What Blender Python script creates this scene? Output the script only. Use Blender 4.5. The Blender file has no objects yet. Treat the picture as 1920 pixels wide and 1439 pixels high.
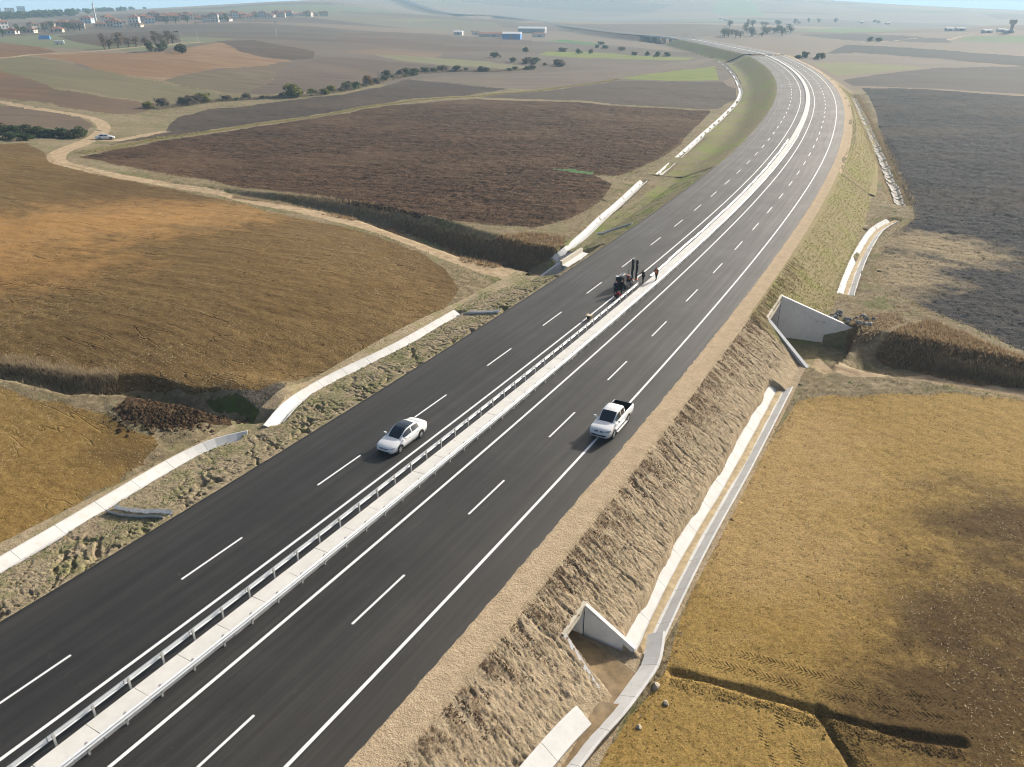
import bpy, bmesh, math, random
import numpy as np
from mathutils import Vector, Matrix
random.seed(7)
rng = np.random.default_rng(7)
scene = bpy.context.scene
# ---------------------------------------------------------------- camera
cam_d = bpy.data.cameras.new('camera'); cam = bpy.data.objects.new('camera', cam_d); scene.collection.objects.link(cam)
cam.location = (0, 0, 30.6); cam.rotation_euler = (math.pi / 2 - 0.4505, 0, 0)
cam_d.sensor_fit = 'HORIZONTAL'; cam_d.sensor_width = 36.0; cam_d.lens = 36.0 * 1472.9 / 1920.0
cam_d.clip_start = 0.5; cam_d.clip_end = 40000
scene.camera = cam
# ---------------------------------------------------------------- sky and sun
SUN_AZ, SUN_EL = math.atan2(1.79, 1.86), math.radians(24)      # azimuth from +Y towards +X
world = bpy.data.worlds.new('World'); scene.world = world; world.use_nodes = True
wn = world.node_tree; wn.nodes.clear()
sky = wn.nodes.new('ShaderNodeTexSky'); sky.sky_type = 'NISHITA'; sky.sun_disc = False
sky.sun_elevation = SUN_EL; sky.sun_rotation = SUN_AZ; sky.air_density = 0.7; sky.dust_density = 6.0; sky.ozone_density = 1.0; sky.altitude = 100
bg = wn.nodes.new('ShaderNodeBackground'); bg.inputs['Strength'].default_value = 0.105
wo = wn.nodes.new('ShaderNodeOutputWorld'); wn.links.new(sky.outputs[0], bg.inputs[0]); wn.links.new(bg.outputs[0], wo.inputs[0])
sun_d = bpy.data.lights.new('sun', 'SUN'); sun_d.energy = 5.0; sun_d.angle = math.radians(0.53); sun_d.color = (1.0, 0.94, 0.84)
sun = bpy.data.objects.new('sun', sun_d); scene.collection.objects.link(sun)
to_sun = Vector((math.sin(SUN_AZ) * math.cos(SUN_EL), math.cos(SUN_AZ) * math.cos(SUN_EL), math.sin(SUN_EL)))
sun.rotation_euler = to_sun.to_track_quat('Z', 'Y').to_euler(); sun.location = (40, 40, 80)
vs = scene.view_settings; vs.view_transform = 'Standard'; vs.look = 'None'; vs.exposure = 0.55; vs.gamma = 1.0; vs.use_curve_mapping = False
scene.cycles.max_bounces = 6; scene.cycles.volume_bounces = 1; scene.cycles.transparent_max_bounces = 8
scene.cycles.filter_width = 1.1; scene.cycles.use_denoising = True; scene.cycles.use_adaptive_sampling = True
ROAD_S0 = -60.0
ROAD_PTS = [(-65.06,-39.88),(-59.04,-32.22),(-53.15,-24.46),(-47.41,-16.59),(-41.8,-8.61),(-36.34,-0.54),(-31.03, 7.63),(-25.85, 15.91),(-20.77, 24.29),(-15.78, 32.78),(-10.86, 41.34),(-5.98, 49.97),(-1.14, 58.63),(3.64, 67.32),(8.38, 76.04),(13.06, 84.78),(17.7, 93.55),(22.28, 102.34),(26.81, 111.16),(31.29, 120.0),(35.71, 128.88),(40.07, 137.77),(44.37, 146.69),(48.61, 155.64),(52.78, 164.61),(56.87, 173.61),(60.89, 182.64),(64.85, 191.71),(68.73, 200.81),(72.56, 209.94),(76.32, 219.11),(80.04, 228.3),(83.7, 237.52),(87.3, 246.76),(90.85, 256.01),(94.34, 265.29),(97.76, 274.58),(101.12, 283.89),(104.4, 293.22),(107.61, 302.57),(110.74, 311.95),(113.81, 321.36),(116.81, 330.79),(119.74, 340.25),(122.6, 349.72),(125.4, 359.22),(128.13, 368.74),(130.8, 378.28),(133.41, 387.84),(135.95, 397.42),(138.44, 407.01),(140.86, 416.62),(143.23, 426.25),(145.54, 435.89),(147.79, 445.55),(149.98, 455.22),(152.12, 464.9),(154.21, 474.6),(156.25, 484.32),(158.23, 494.04),(160.16, 503.78),(162.04, 513.53),(163.88, 523.29),(165.67, 533.06),(167.42, 542.84),(169.12, 552.63),(170.78, 562.43),(172.4, 572.24),(173.98, 582.06),(175.53, 591.88),(177.03, 601.71),(176.36, 897.12),(139.1, 1018.16),(91.3, 1305.48),(32.12, 1735.17),(-36.92, 1997.25),(-128.08, 1945.79),(-253.41, 2336.3),(-377.44, 2774.44),(-518.2, 3157.76)]
CTRL = [(7.69, 26.87,-3.6),(13.66, 24.95,-3.4),(23.64, 24.8,-3.2),(29.72, 26.4,-3.0),(36.09, 45.25,-3.0),(46.34, 44.98,-2.8),(25.56, 48.95,-3.3),(12.86, 40.33,-3.6),(27.49, 66.6,-3.9),(46.13, 63.99,-3.1),(36.53, 64.37,-3.3),(61.47, 64.86,-3.0),(63.84, 115.57,-3.8),(59.88, 87.78,-3.4),(122.64, 196.83,-3.8),(93.92, 180.08,-4.4),(117.17, 260.61,-5.0),(203.94, 380.01,-5.0),(187.8, 447.85,-6.0),(338.56, 571.58,-6.0),(362.14, 827.77,-8.0),(801.68, 1375.74,-10.0),(545.83, 1375.74,-10.0),(160.37, 195.11,-3.5),(557.61, 717.55,-7.0),(-31.52, 38.09,-1.7),(-30.55, 44.55,-1.8),(-28.27, 54.36,-1.9),(-38.97, 50.99,-1.3),(-45.6, 49.04,-1.0),(-22.05, 59.21,-2.4),(-18.47, 68.14,-2.1),(-6.38, 88.36,-2.6),(-9.76, 98.14,-2.2),(-16.51, 88.59,-1.0),(-23.23, 80.04,-0.4),(-35.22, 72.6, 0.2),(-48.25, 67.29,-0.3),(-56.91, 65.46, 0.0),(-62.63, 99.84, 1.6),(-45.29, 107.15, 1.0),(-28.82, 115.9,-0.6),(-109.6, 172.22, 0.5),(-128.03, 166.5, 1.5),(-99.61, 178.64,-1.2),(-73.51, 161.29,-1.6),(-87.59, 201.08,-2.6),(-33.13, 192.25,-3.0),(4.64, 173.39,-3.1),(19.0, 166.44,-3.4),(9.09, 132.43,-3.2),(-15.4, 141.18,-3.0),(-40.88, 151.14,-2.6),(65.59, 298.15,-5.5),(-11.16, 287.42,-4.2),(-70.33, 302.79,-4.2),(-112.42, 275.02,-4.4),(132.56, 537.93,-7.0),(14.41, 571.58,-6.0),(-56.91, 447.85,-6.0),(-132.02, 305.4,-4.5),(-133.72, 260.88,-2.6),(-164.67, 265.12,-1.5),(-195.87, 260.99,-1.0),(-213.46, 349.96, 2.0),(-168.69, 326.42, 1.0),(-157.53, 431.03, 3.0),(-210.07, 439.86, 5.0),(-279.85, 496.85, 6.0),(-292.23, 399.79, 5.0),(-147.94, 537.24, 4.0),(-88.82, 411.14,-3.0),(-109.77, 676.44, 1.0),(-49.54, 720.54,-3.0),(21.7, 870.55,-5.0),(101.9, 859.26,-7.0),(-417.19, 699.12, 6.0),(-392.73, 833.57, 6.0),(-313.19, 993.81, 8.0),(-212.21, 1072.64, 5.0),(-130.98, 1324.05,-1.0),(30.75, 1240.2,-6.0),(-1117.53, 1895.03, 10.81),(-909.4, 2003.24, 15.24),(-713.6, 2081.05, 22.71),(-421.95, 2159.16, 34.3),(-1347.48, 1739.05, 8.57),(-251.65, 1275.41, 7.32),(-469.63, 1212.21, 15.25),(-662.86, 1118.31, 7.05),(-798.24, 1026.07, 9.0),(-92.22, 1497.16, 6.62),(36.99, 1499.54, 2.39),(287.63, 1370.14, 1.75),(551.89, 1394.78,-2.69),(753.1, 1297.24, 2.56),(956.34, 1155.6, 5.62),(-368.12, 2876.54, 48.15),(-131.33, 3597.6, 64.33),(412.98, 3576.23, 71.93),(931.43, 3477.42, 59.41),(1313.49, 3989.33, 50.57),(1445.0, 3943.6, 37.36),(1771.27, 3808.23, 20.36),(2131.77, 3618.78, 0.85),(2670.08, 3242.02,-6.86),(-141.21, 2295.66, 0.24),(206.13, 2391.13,-6.36),(600.72, 2220.16, 2.48),(1037.09, 2274.74,-7.1),(1348.49, 2105.13,-3.11),(-2546.91, 4302.7,-47.93),(-1628.02, 4727.53,-29.28),(-3067.57, 3948.42,-41.46),(-584.41, 5971.47, 21.13),(749.38, 6456.66, 38.13),(2044.53, 6170.08,-20.12),(3310.99, 5593.51,-71.49),(4140.19, 5010.87,-60.86),(-11.49,-9.64,-2.5),(-45.96,-38.57,-2.5),(-191.51,-160.7,-3.0),(-766.04,-642.79, 0.0),(-3064.18,-2571.15, 5.0),(-14.94,-1.31,-2.5),(-59.77,-5.23,-2.5),(-249.05,-21.79,-3.0),(-996.19,-87.16, 0.0),(-3984.78,-348.62, 5.0),(-14.49, 3.88,-2.5),(-57.96, 15.53,-2.5),(-241.48, 64.7,-3.0),(-965.93, 258.82, 0.0),(-3863.7, 1035.28, 5.0),(14.49, 3.88,-2.5),(57.96, 15.53,-2.5),(241.48, 64.7,-3.0),(965.93, 258.82, 0.0),(3863.7, 1035.28, 5.0),(14.94,-1.31,-2.5),(59.77,-5.23,-2.5),(249.05,-21.79,-3.0),(996.19,-87.16, 0.0),(3984.78,-348.62, 5.0),(11.49,-9.64,-2.5),(45.96,-38.57,-2.5),(191.51,-160.7,-3.0),(766.04,-642.79, 0.0),(3064.18,-2571.15, 5.0)]
CUTS = [([(40.77, 78.24,-6.1),(44.81, 75.3,-5.6),(51.45, 70.47,-5.0),(59.14, 64.48,-4.2)], 2.2, 0.6),([(9.57, 106.7,-6.2),(3.18, 112.1,-6.2),(-2.43, 114.89,-6.1),(-10.3, 122.89,-5.8),(-20.27, 133.36,-5.3),(-30.99, 141.38,-4.7),(-39.84, 146.23,-4.0),(-49.74, 149.73,-3.2),(-57.84, 153.04,-2.4),(-66.72, 157.56,-1.9)], 2.4, 0.8),([(-22.19, 60.95,-3.1),(-25.83, 62.07,-2.9),(-30.05, 63.24,-2.6),(-33.85, 64.36,-2.3),(-39.35, 63.81,-1.8),(-44.61, 65.67,-1.3),(-50.5, 67.39,-0.9)], 0.45, 1.1),([(75.64, 152.58,-5.4),(90.71, 194.37,-5.9),(113.38, 258.97,-6.4),(149.47, 364.03,-6.8)], 0.7, 0.6),([(-33.16, 39.24,-2.24),(-32.73, 40.12,-2.27),(-32.31, 41.01,-2.29),(-31.89, 41.9,-2.32),(-31.48, 42.79,-2.34),(-31.08, 43.69,-2.38),(-30.67, 44.58,-2.42),(-30.27, 45.48,-2.44),(-29.87, 46.38,-2.47),(-29.48, 47.28,-2.5),(-29.08, 48.18,-2.53),(-28.69, 49.08,-2.56),(-28.28, 49.98,-2.58),(-27.88, 50.88,-2.61),(-27.47, 51.77,-2.64),(-27.04, 52.65,-2.66),(-26.58, 53.53,-2.68),(-26.08, 54.37,-2.7),(-25.52, 55.18,-2.69),(-24.85, 55.9,-2.65),(-24.02, 56.42,-2.58),(-23.1, 56.76,-2.46)], 0.62, 4.0),([(-20.24, 59.29,-2.24),(-20.14, 61.38,-2.4),(-19.86, 63.46,-2.55),(-19.19, 65.44,-2.64),(-18.26, 67.32,-2.66),(-17.19, 69.12,-2.65),(-16.02, 70.86,-2.64),(-14.8, 72.56,-2.62),(-13.57, 74.26,-2.61),(-12.42, 76.01,-2.6),(-11.33, 77.8,-2.6),(-10.29, 79.62,-2.61),(-9.28, 81.46,-2.62),(-8.29, 83.3,-2.63),(-7.3, 85.15,-2.64),(-6.31, 87.0,-2.67)], 0.62, 4.0),([(6.91, 115.66,-4.56),(9.21, 118.89,-3.77),(10.75, 122.61,-3.69),(12.17, 126.39,-3.71),(13.53, 130.18,-3.73),(14.84, 134.0,-3.75),(16.21, 137.79,-3.77),(17.68, 141.54,-3.79),(19.14, 145.3,-3.82),(20.54, 149.08,-3.85),(21.89, 152.88,-3.89),(23.24, 156.68,-3.93),(24.58, 160.48,-3.98),(25.92, 164.28,-4.03),(27.26, 168.09,-4.1),(28.6, 171.89,-4.18)], 0.62, 4.0),([(33.1, 179.09,-4.33),(37.74, 191.33,-4.48),(42.36, 203.57,-4.59),(46.94, 215.82,-4.72),(51.49, 228.09,-4.86),(56.02, 240.36,-5.01),(60.54, 252.64,-5.2),(65.04, 264.92,-5.44),(69.52, 277.22,-5.7),(73.95, 289.53,-5.97),(78.32, 301.86,-6.21),(82.66, 314.2,-6.48),(86.97, 326.55,-6.74),(91.22, 338.93,-6.97),(95.36, 351.34,-7.12),(99.33, 363.8,-7.17),(103.08, 376.34,-7.15),(106.57, 388.95,-7.09),(109.72, 401.64,-7.1),(112.67, 414.39,-7.15),(115.54, 427.15,-7.17),(118.38, 439.93,-7.18),(121.17, 452.71,-7.21),(123.9, 465.5,-7.26),(126.56, 478.31,-7.3),(129.15, 491.14,-7.36),(131.65, 503.98,-7.42),(134.08, 516.83,-7.47),(136.36, 529.72,-7.5),(138.58, 542.61,-7.53),(140.76, 555.51,-7.56),(142.89, 568.42,-7.58),(145.0, 581.33,-7.61),(147.08, 594.25,-7.67),(149.16, 607.16,-7.73),(151.24, 620.08,-7.81),(153.34, 632.99,-7.92)], 0.62, 4.0),([(7.86, 35.51,-4.11),(9.01, 37.79,-4.05),(10.19, 40.06,-4.0),(11.39, 42.31,-3.97),(12.62, 44.55,-3.96),(13.86, 46.79,-3.96),(15.11, 49.01,-3.97),(16.38, 51.22,-3.98),(17.64, 53.45,-3.99),(18.88, 55.68,-4.0),(20.11, 57.92,-4.01),(21.34, 60.16,-4.01),(22.56, 62.4,-4.01),(23.78, 64.65,-4.02),(25.0, 66.89,-4.02),(26.22, 69.13,-4.03)], 0.85, 4.0),([(44.18, 98.74,-4.25),(45.94, 102.32,-4.29),(47.73, 105.88,-4.32),(49.53, 109.44,-4.37),(51.36, 112.99,-4.42),(53.22, 116.52,-4.47),(55.14, 120.02,-4.52),(57.08, 123.5,-4.57),(59.07, 126.96,-4.61),(61.14, 130.37,-4.65),(63.39, 133.66,-4.68),(65.91, 136.74,-4.7),(68.63, 139.67,-4.72)], 0.8, 4.0),([(9.17, 33.13,-3.96),(11.07, 32.43,-3.89),(12.96, 31.68,-3.82),(14.76, 30.89,-3.75),(16.48, 30.05,-3.69),(18.17, 29.32,-3.64),(20.32, 28.54,-3.59),(22.8, 28.04,-3.53)], 0.14, 1.2),([(16.45, 30.15,-3.97),(16.51, 28.88,-3.68),(16.73, 27.73,-3.67),(16.88, 26.34,-3.65)], 0.14, 1.2)]
PITS = [([(28.79, 82.41),(32.47, 89.41),(41.09, 86.04),(32.49, 73.18)],-6.2),([(6.65, 104.56),(9.68, 110.41),(6.04, 113.39),(1.78, 103.67)],-6.2),([(3.12, 33.95),(4.35, 36.13),(7.52, 34.21),(5.74, 31.07)],-3.75)]
TRACKS = [([(-209.0, 302.0),(-180.4, 292.3),(-163.2, 281.3),(-148.8, 274.1),(-136.7, 266.9),(-124.9, 250.53),(-116.82, 231.5),(-111.68, 212.6),(-107.47, 192.98),(-102.94, 182.0),(-96.78, 173.83),(-83.67, 164.85),(-69.93, 157.82),(-57.85, 153.04),(-47.34, 142.52),(-37.08, 136.1),(-28.16, 128.48),(-18.28, 120.29),(-9.3, 110.89),(-2.21, 104.47),(2.91, 102.63)], 2.0),([(-111.43, 219.57),(-106.95, 218.82),(-105.28, 229.77),(-103.06, 242.86)], 1.6),([(33.2, 82.8),(35.42, 74.02),(44.82, 75.31),(51.45, 70.47),(59.14, 64.48)], 2.0),([(-287.5, 423.4),(-263.0, 436.1),(-259.1, 459.1),(-247.5, 475.9),(-237.2, 492.2),(-231.4, 536.8),(-224.5, 571.2),(-220.9, 611.3)], 1.8),([(361.7, 906.5),(402.9, 924.0),(464.5, 970.2)], 2.2),([(465.7, 916.6),(518.2, 981.5),(549.4, 994.6)], 2.5)]
REGIONS = [('ploughed_field', 'hill', [(-165.56, 206.97),(-126.28, 200.05),(-121.5, 205.55),(-108.98, 190.17),(-98.73, 174.92),(-81.62, 160.47),(-68.17, 153.53),(-54.49, 143.74),(-45.38, 136.17),(-35.08, 128.16),(-27.02, 122.77),(-19.47, 117.22),(-13.2, 111.35),(-9.41, 104.48),(-7.36, 95.48),(-7.95, 88.17),(-10.21, 82.42),(-14.5, 75.5),(-18.79, 69.65),(-21.22, 67.11),(-23.38, 64.25),(-27.24, 63.98),(-32.49, 64.78),(-37.33, 64.76),(-41.41, 65.19),(-45.03, 66.63),(-48.62, 67.89),(-64.56, 72.0)]),('stubble_field', 'ochre_left', [(-60.62, 66.52),(-46.36, 63.93),(-42.3, 61.73),(-38.67, 61.02),(-34.74, 59.49),(-32.24, 57.59),(-30.02, 57.18),(-28.9, 55.96),(-29.29, 52.93),(-29.98, 50.11),(-31.69, 46.03),(-32.95, 42.96),(-33.61, 41.66),(-38.22, 35.67)]),('green_verge', 'green2', [(9.65, 181.18),(13.87, 181.11),(17.95, 176.83),(17.3, 174.91),(13.06, 177.95)]),('ploughed_field', 'dark', [(-100.06, 186.68),(-96.62, 223.14),(-80.23, 256.66),(-59.96, 289.63),(-41.6, 323.2),(-16.6, 355.1),(9.1, 352.2),(46.8, 330.0),(76.7, 312.5),(67.64, 285.86),(45.99, 225.85),(27.12, 180.69),(23.42, 175.1),(17.59, 175.56),(20.61, 165.85),(16.17, 148.99),(9.25, 134.96),(3.54, 128.72),(-5.36, 130.06),(-18.97, 138.95),(-31.9, 146.92),(-47.98, 154.73),(-61.38, 163.45),(-76.64, 171.48),(-90.34, 179.02)]),('ploughed_field', 'grey', [(-15.3, 366.9),(12.8, 399.8),(32.3, 422.0),(59.5, 456.8),(110.5, 445.4),(108.9, 408.1),(97.1, 361.9),(78.4, 318.3),(47.5, 335.5),(9.2, 359.2)]),('ploughed_field', 'darkgrey', [(-103.17, 210.61),(-103.87, 240.99),(-111.8, 265.4),(-115.4, 287.5),(-114.5, 300.5),(-98.7, 319.3),(-72.5, 353.8),(-65.9, 397.1),(-54.2, 448.9),(-30.5, 435.2),(1.3, 409.9),(-19.4, 377.7),(-43.7, 340.7),(-61.8, 299.2),(-83.11, 266.4),(-99.16, 229.41)]),('fallow_field', 'greylight', [(-53.2, 452.4),(-33.4, 479.6),(16.0, 504.6),(61.9, 544.5),(102.0, 577.6),(148.7, 657.3),(152.4, 641.3),(110.6, 547.1),(60.1, 473.5),(13.1, 410.2),(2.6, 412.7),(-27.9, 438.2)]),('green_field', 'green', [(61.2, 469.9),(95.0, 517.5),(135.9, 570.2),(111.9, 453.7),(83.7, 454.2)]),('green_field', 'green', [(16.7, 664.5),(27.0, 717.4),(63.6, 725.1),(102.9, 683.5),(148.4, 665.3),(135.2, 632.4),(96.1, 637.1),(52.7, 645.1)]),('green_field', 'green2', [(34.6, 926.9),(60.5, 972.4),(93.1, 877.6),(75.0, 859.0)]),('fallow_field', 'palegreen', [(-93.4, 572.7),(-79.9, 578.7),(-44.1, 585.1),(-21.8, 576.3),(13.9, 551.7),(18.3, 526.3),(0.0, 524.6),(-40.5, 535.6),(-75.5, 545.6)]),('ploughed_field', 'greydark2', [(-119.9, 476.1),(-107.4, 534.7),(-80.8, 535.4),(-40.3, 532.1),(0.0, 520.9),(-19.4, 510.6),(-57.7, 479.6),(-70.1, 407.4),(-79.4, 365.2),(-102.0, 346.3),(-110.9, 346.5),(-109.9, 374.9),(-115.7, 415.1)]),('ploughed_field', 'red', [(-311.9, 405.9),(-227.4, 374.3),(-202.2, 349.6),(-177.6, 323.6),(-152.1, 312.2),(-133.1, 313.6),(-130.7, 297.7),(-130.1, 283.4),(-136.2, 278.8),(-148.4, 284.0),(-163.8, 292.7),(-183.5, 297.9),(-254.5, 327.5)]),('ploughed_field', 'brown2', [(-236.2, 302.4),(-177.4, 287.1),(-158.4, 278.9),(-142.2, 271.1),(-129.41, 253.91),(-121.7, 235.42),(-131.92, 235.22),(-140.64, 237.19),(-149.45, 239.2),(-198.9, 251.5)]),('fallow_field', 'olive', [(-431.6, 566.9),(-257.3, 426.3),(-259.7, 454.9),(-231.9, 428.8),(-200.2, 396.3),(-169.4, 370.8),(-141.8, 353.2),(-116.1, 342.2),(-110.9, 335.8),(-131.9, 315.5),(-153.1, 314.3),(-179.6, 327.5),(-204.9, 354.5),(-230.4, 379.7),(-324.9, 423.5)]),('fallow_field', 'orange', [(-260.1, 458.8),(-247.5, 475.9),(-215.7, 471.5),(-196.7, 498.8),(-208.4, 608.0),(-162.7, 509.4),(-141.2, 488.7),(-121.3, 481.7),(-129.5, 446.3),(-143.9, 421.9),(-150.9, 390.4),(-153.1, 364.8),(-170.9, 374.3),(-201.1, 398.2),(-233.6, 432.0)]),('ploughed_field', 'brownolive', [(-142.9, 356.1),(-153.1, 364.8),(-150.2, 388.5),(-141.1, 421.3),(-128.9, 443.9),(-120.4, 472.0),(-116.1, 414.6),(-110.3, 374.7),(-111.5, 344.9),(-116.5, 343.4)]),('ploughed_field', 'red', [(-597.7, 789.8),(-358.3, 598.8),(-261.2, 484.9),(-262.1, 454.1),(-263.0, 436.1),(-437.7, 575.0)]),('ploughed_field', 'darkgrey2', [(-387.4, 725.0),(-379.7, 805.6),(-333.6, 854.6),(-233.1, 598.5),(-251.4, 522.5),(-311.1, 609.1)]),('ploughed_field', 'darkgrey2', [(-214.8, 629.1),(-204.2, 669.6),(-124.4, 551.7),(-115.2, 503.6),(-122.7, 487.7),(-148.0, 491.3),(-170.4, 523.6)]),('fallow_field', 'reddish', [(-113.7, 567.5),(-95.1, 633.7),(-47.8, 636.1),(-51.8, 588.6),(-92.1, 564.9)]),('ploughed_field', 'greydark2', [(-178.9, 901.4),(-157.4, 976.6),(-90.9, 1046.4),(23.3, 935.9),(18.8, 751.7),(-41.2, 657.6),(-106.3, 654.3),(-137.5, 689.2)]),('ploughed_field', 'darkblue', [(164.6, 395.7),(188.7, 383.7),(218.2, 354.7),(257.4, 322.5),(66.28, 64.71),(58.85, 72.05),(55.25, 77.8),(53.55, 84.28),(51.69, 90.57),(50.87, 95.93),(49.22, 99.28),(52.81, 110.4),(62.34, 127.27),(72.12, 140.08),(85.47, 174.34),(102.52, 222.22),(121.8, 275.7)]),('ploughed_field', 'greyblue', [(171.8, 439.4),(209.2, 485.5),(266.7, 534.7),(329.1, 543.3),(456.4, 539.0),(286.4, 332.4),(222.1, 361.2),(192.9, 392.6),(165.1, 404.5)]),('green_field', 'palegreen2', [(214.0, 601.3),(241.6, 599.5),(261.3, 540.9),(214.5, 498.2),(187.5, 480.8)]),('fallow_field', 'tan', [(254.9, 706.6),(293.8, 732.4),(319.9, 644.1),(319.3, 555.2),(280.4, 494.5),(261.9, 545.9),(244.3, 606.2),(220.8, 615.4)]),('ploughed_field', 'darkblue2', [(260.9, 732.7),(340.9, 881.3),(383.7, 829.9),(413.5, 686.2),(538.3, 638.9),(465.7, 550.3),(332.5, 549.1),(326.5, 568.0),(328.9, 662.7),(300.9, 750.4)]),('green_field', 'green3', [(472.6, 903.3),(522.2, 966.1),(556.3, 932.5),(697.2, 836.6),(632.4, 755.6),(505.7, 844.8)]),('green_field', 'green3', [(394.2, 1223.9),(524.7, 1413.3),(670.8, 1505.3),(533.7, 1179.9),(436.1, 1134.0)]),('ploughed_field', 'greyblue', [(360.1, 1073.8),(441.3, 1111.3),(483.0, 947.1),(456.7, 882.7),(379.1, 951.5)]),('green_field', 'green4', [(528.5, 2261.6),(689.7, 2934.2),(863.8, 3221.5),(661.6, 2241.5)]),('fallow_field', 'palegreen', [(-223.5, 1395.2),(-147.3, 1494.6),(-90.8, 1473.8),(-154.6, 1392.3)]),('stubble_field', 'ochre', [(26.86, 67.49),(31.1, 68.22),(38.11, 67.87),(43.12, 67.68),(48.1, 65.72),(60.44, 57.64),(29.5, 19.79),(0.89, 20.05),(4.25, 26.92),(6.26, 30.0),(8.65, 33.06),(9.64, 35.64),(11.84, 40.41),(15.27, 47.15),(20.56, 56.48)]),('dug_earth', 'dug', [(-33.89, 59.92),(-34.61, 64.84),(-32.45, 64.58),(-30.24, 63.86),(-28.63, 63.33),(-25.43, 62.3),(-24.67, 59.64),(-27.0, 59.55),(-27.72, 58.75),(-29.67, 58.04),(-31.37, 58.09),(-32.69, 58.41)]),('green_verge', 'lush', [(-28.52, 64.09),(-25.72, 63.94),(-23.61, 63.24),(-22.72, 62.36),(-22.37, 61.64),(-23.3, 61.52),(-24.99, 62.56),(-27.12, 63.25)]),('dug_earth', 'mound', [(-24.84, 64.0),(-23.61, 65.17),(-22.32, 66.13),(-20.74, 65.29),(-20.57, 63.94),(-20.72, 61.1),(-21.86, 61.56),(-23.07, 62.41),(-24.35, 63.25)]),('bank', 'bank', [(-32.52, 132.28),(-24.78, 138.72),(-18.75, 136.4),(-9.8, 129.15),(-2.56, 123.59),(3.46, 125.33),(8.22, 123.81),(7.57, 117.93),(5.28, 115.66),(3.25, 115.5),(-2.25, 106.36),(-6.81, 107.79),(-10.51, 125.68),(-18.45, 133.52),(-26.52, 129.06)]),('bank', 'bank', [(42.49, 83.17),(46.31, 85.9),(50.1, 87.95),(51.4, 86.09),(52.31, 81.96),(54.55, 76.62),(63.08, 67.0),(61.84, 64.92),(52.62, 72.47),(47.43, 74.95),(43.69, 78.93),(41.14, 81.58)]),('bank', 'bank', [(40.32, 86.53),(43.01, 90.08),(47.48, 89.91),(46.78, 86.95),(42.35, 83.71),(40.49, 82.43),(39.23, 82.62)])]
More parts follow.
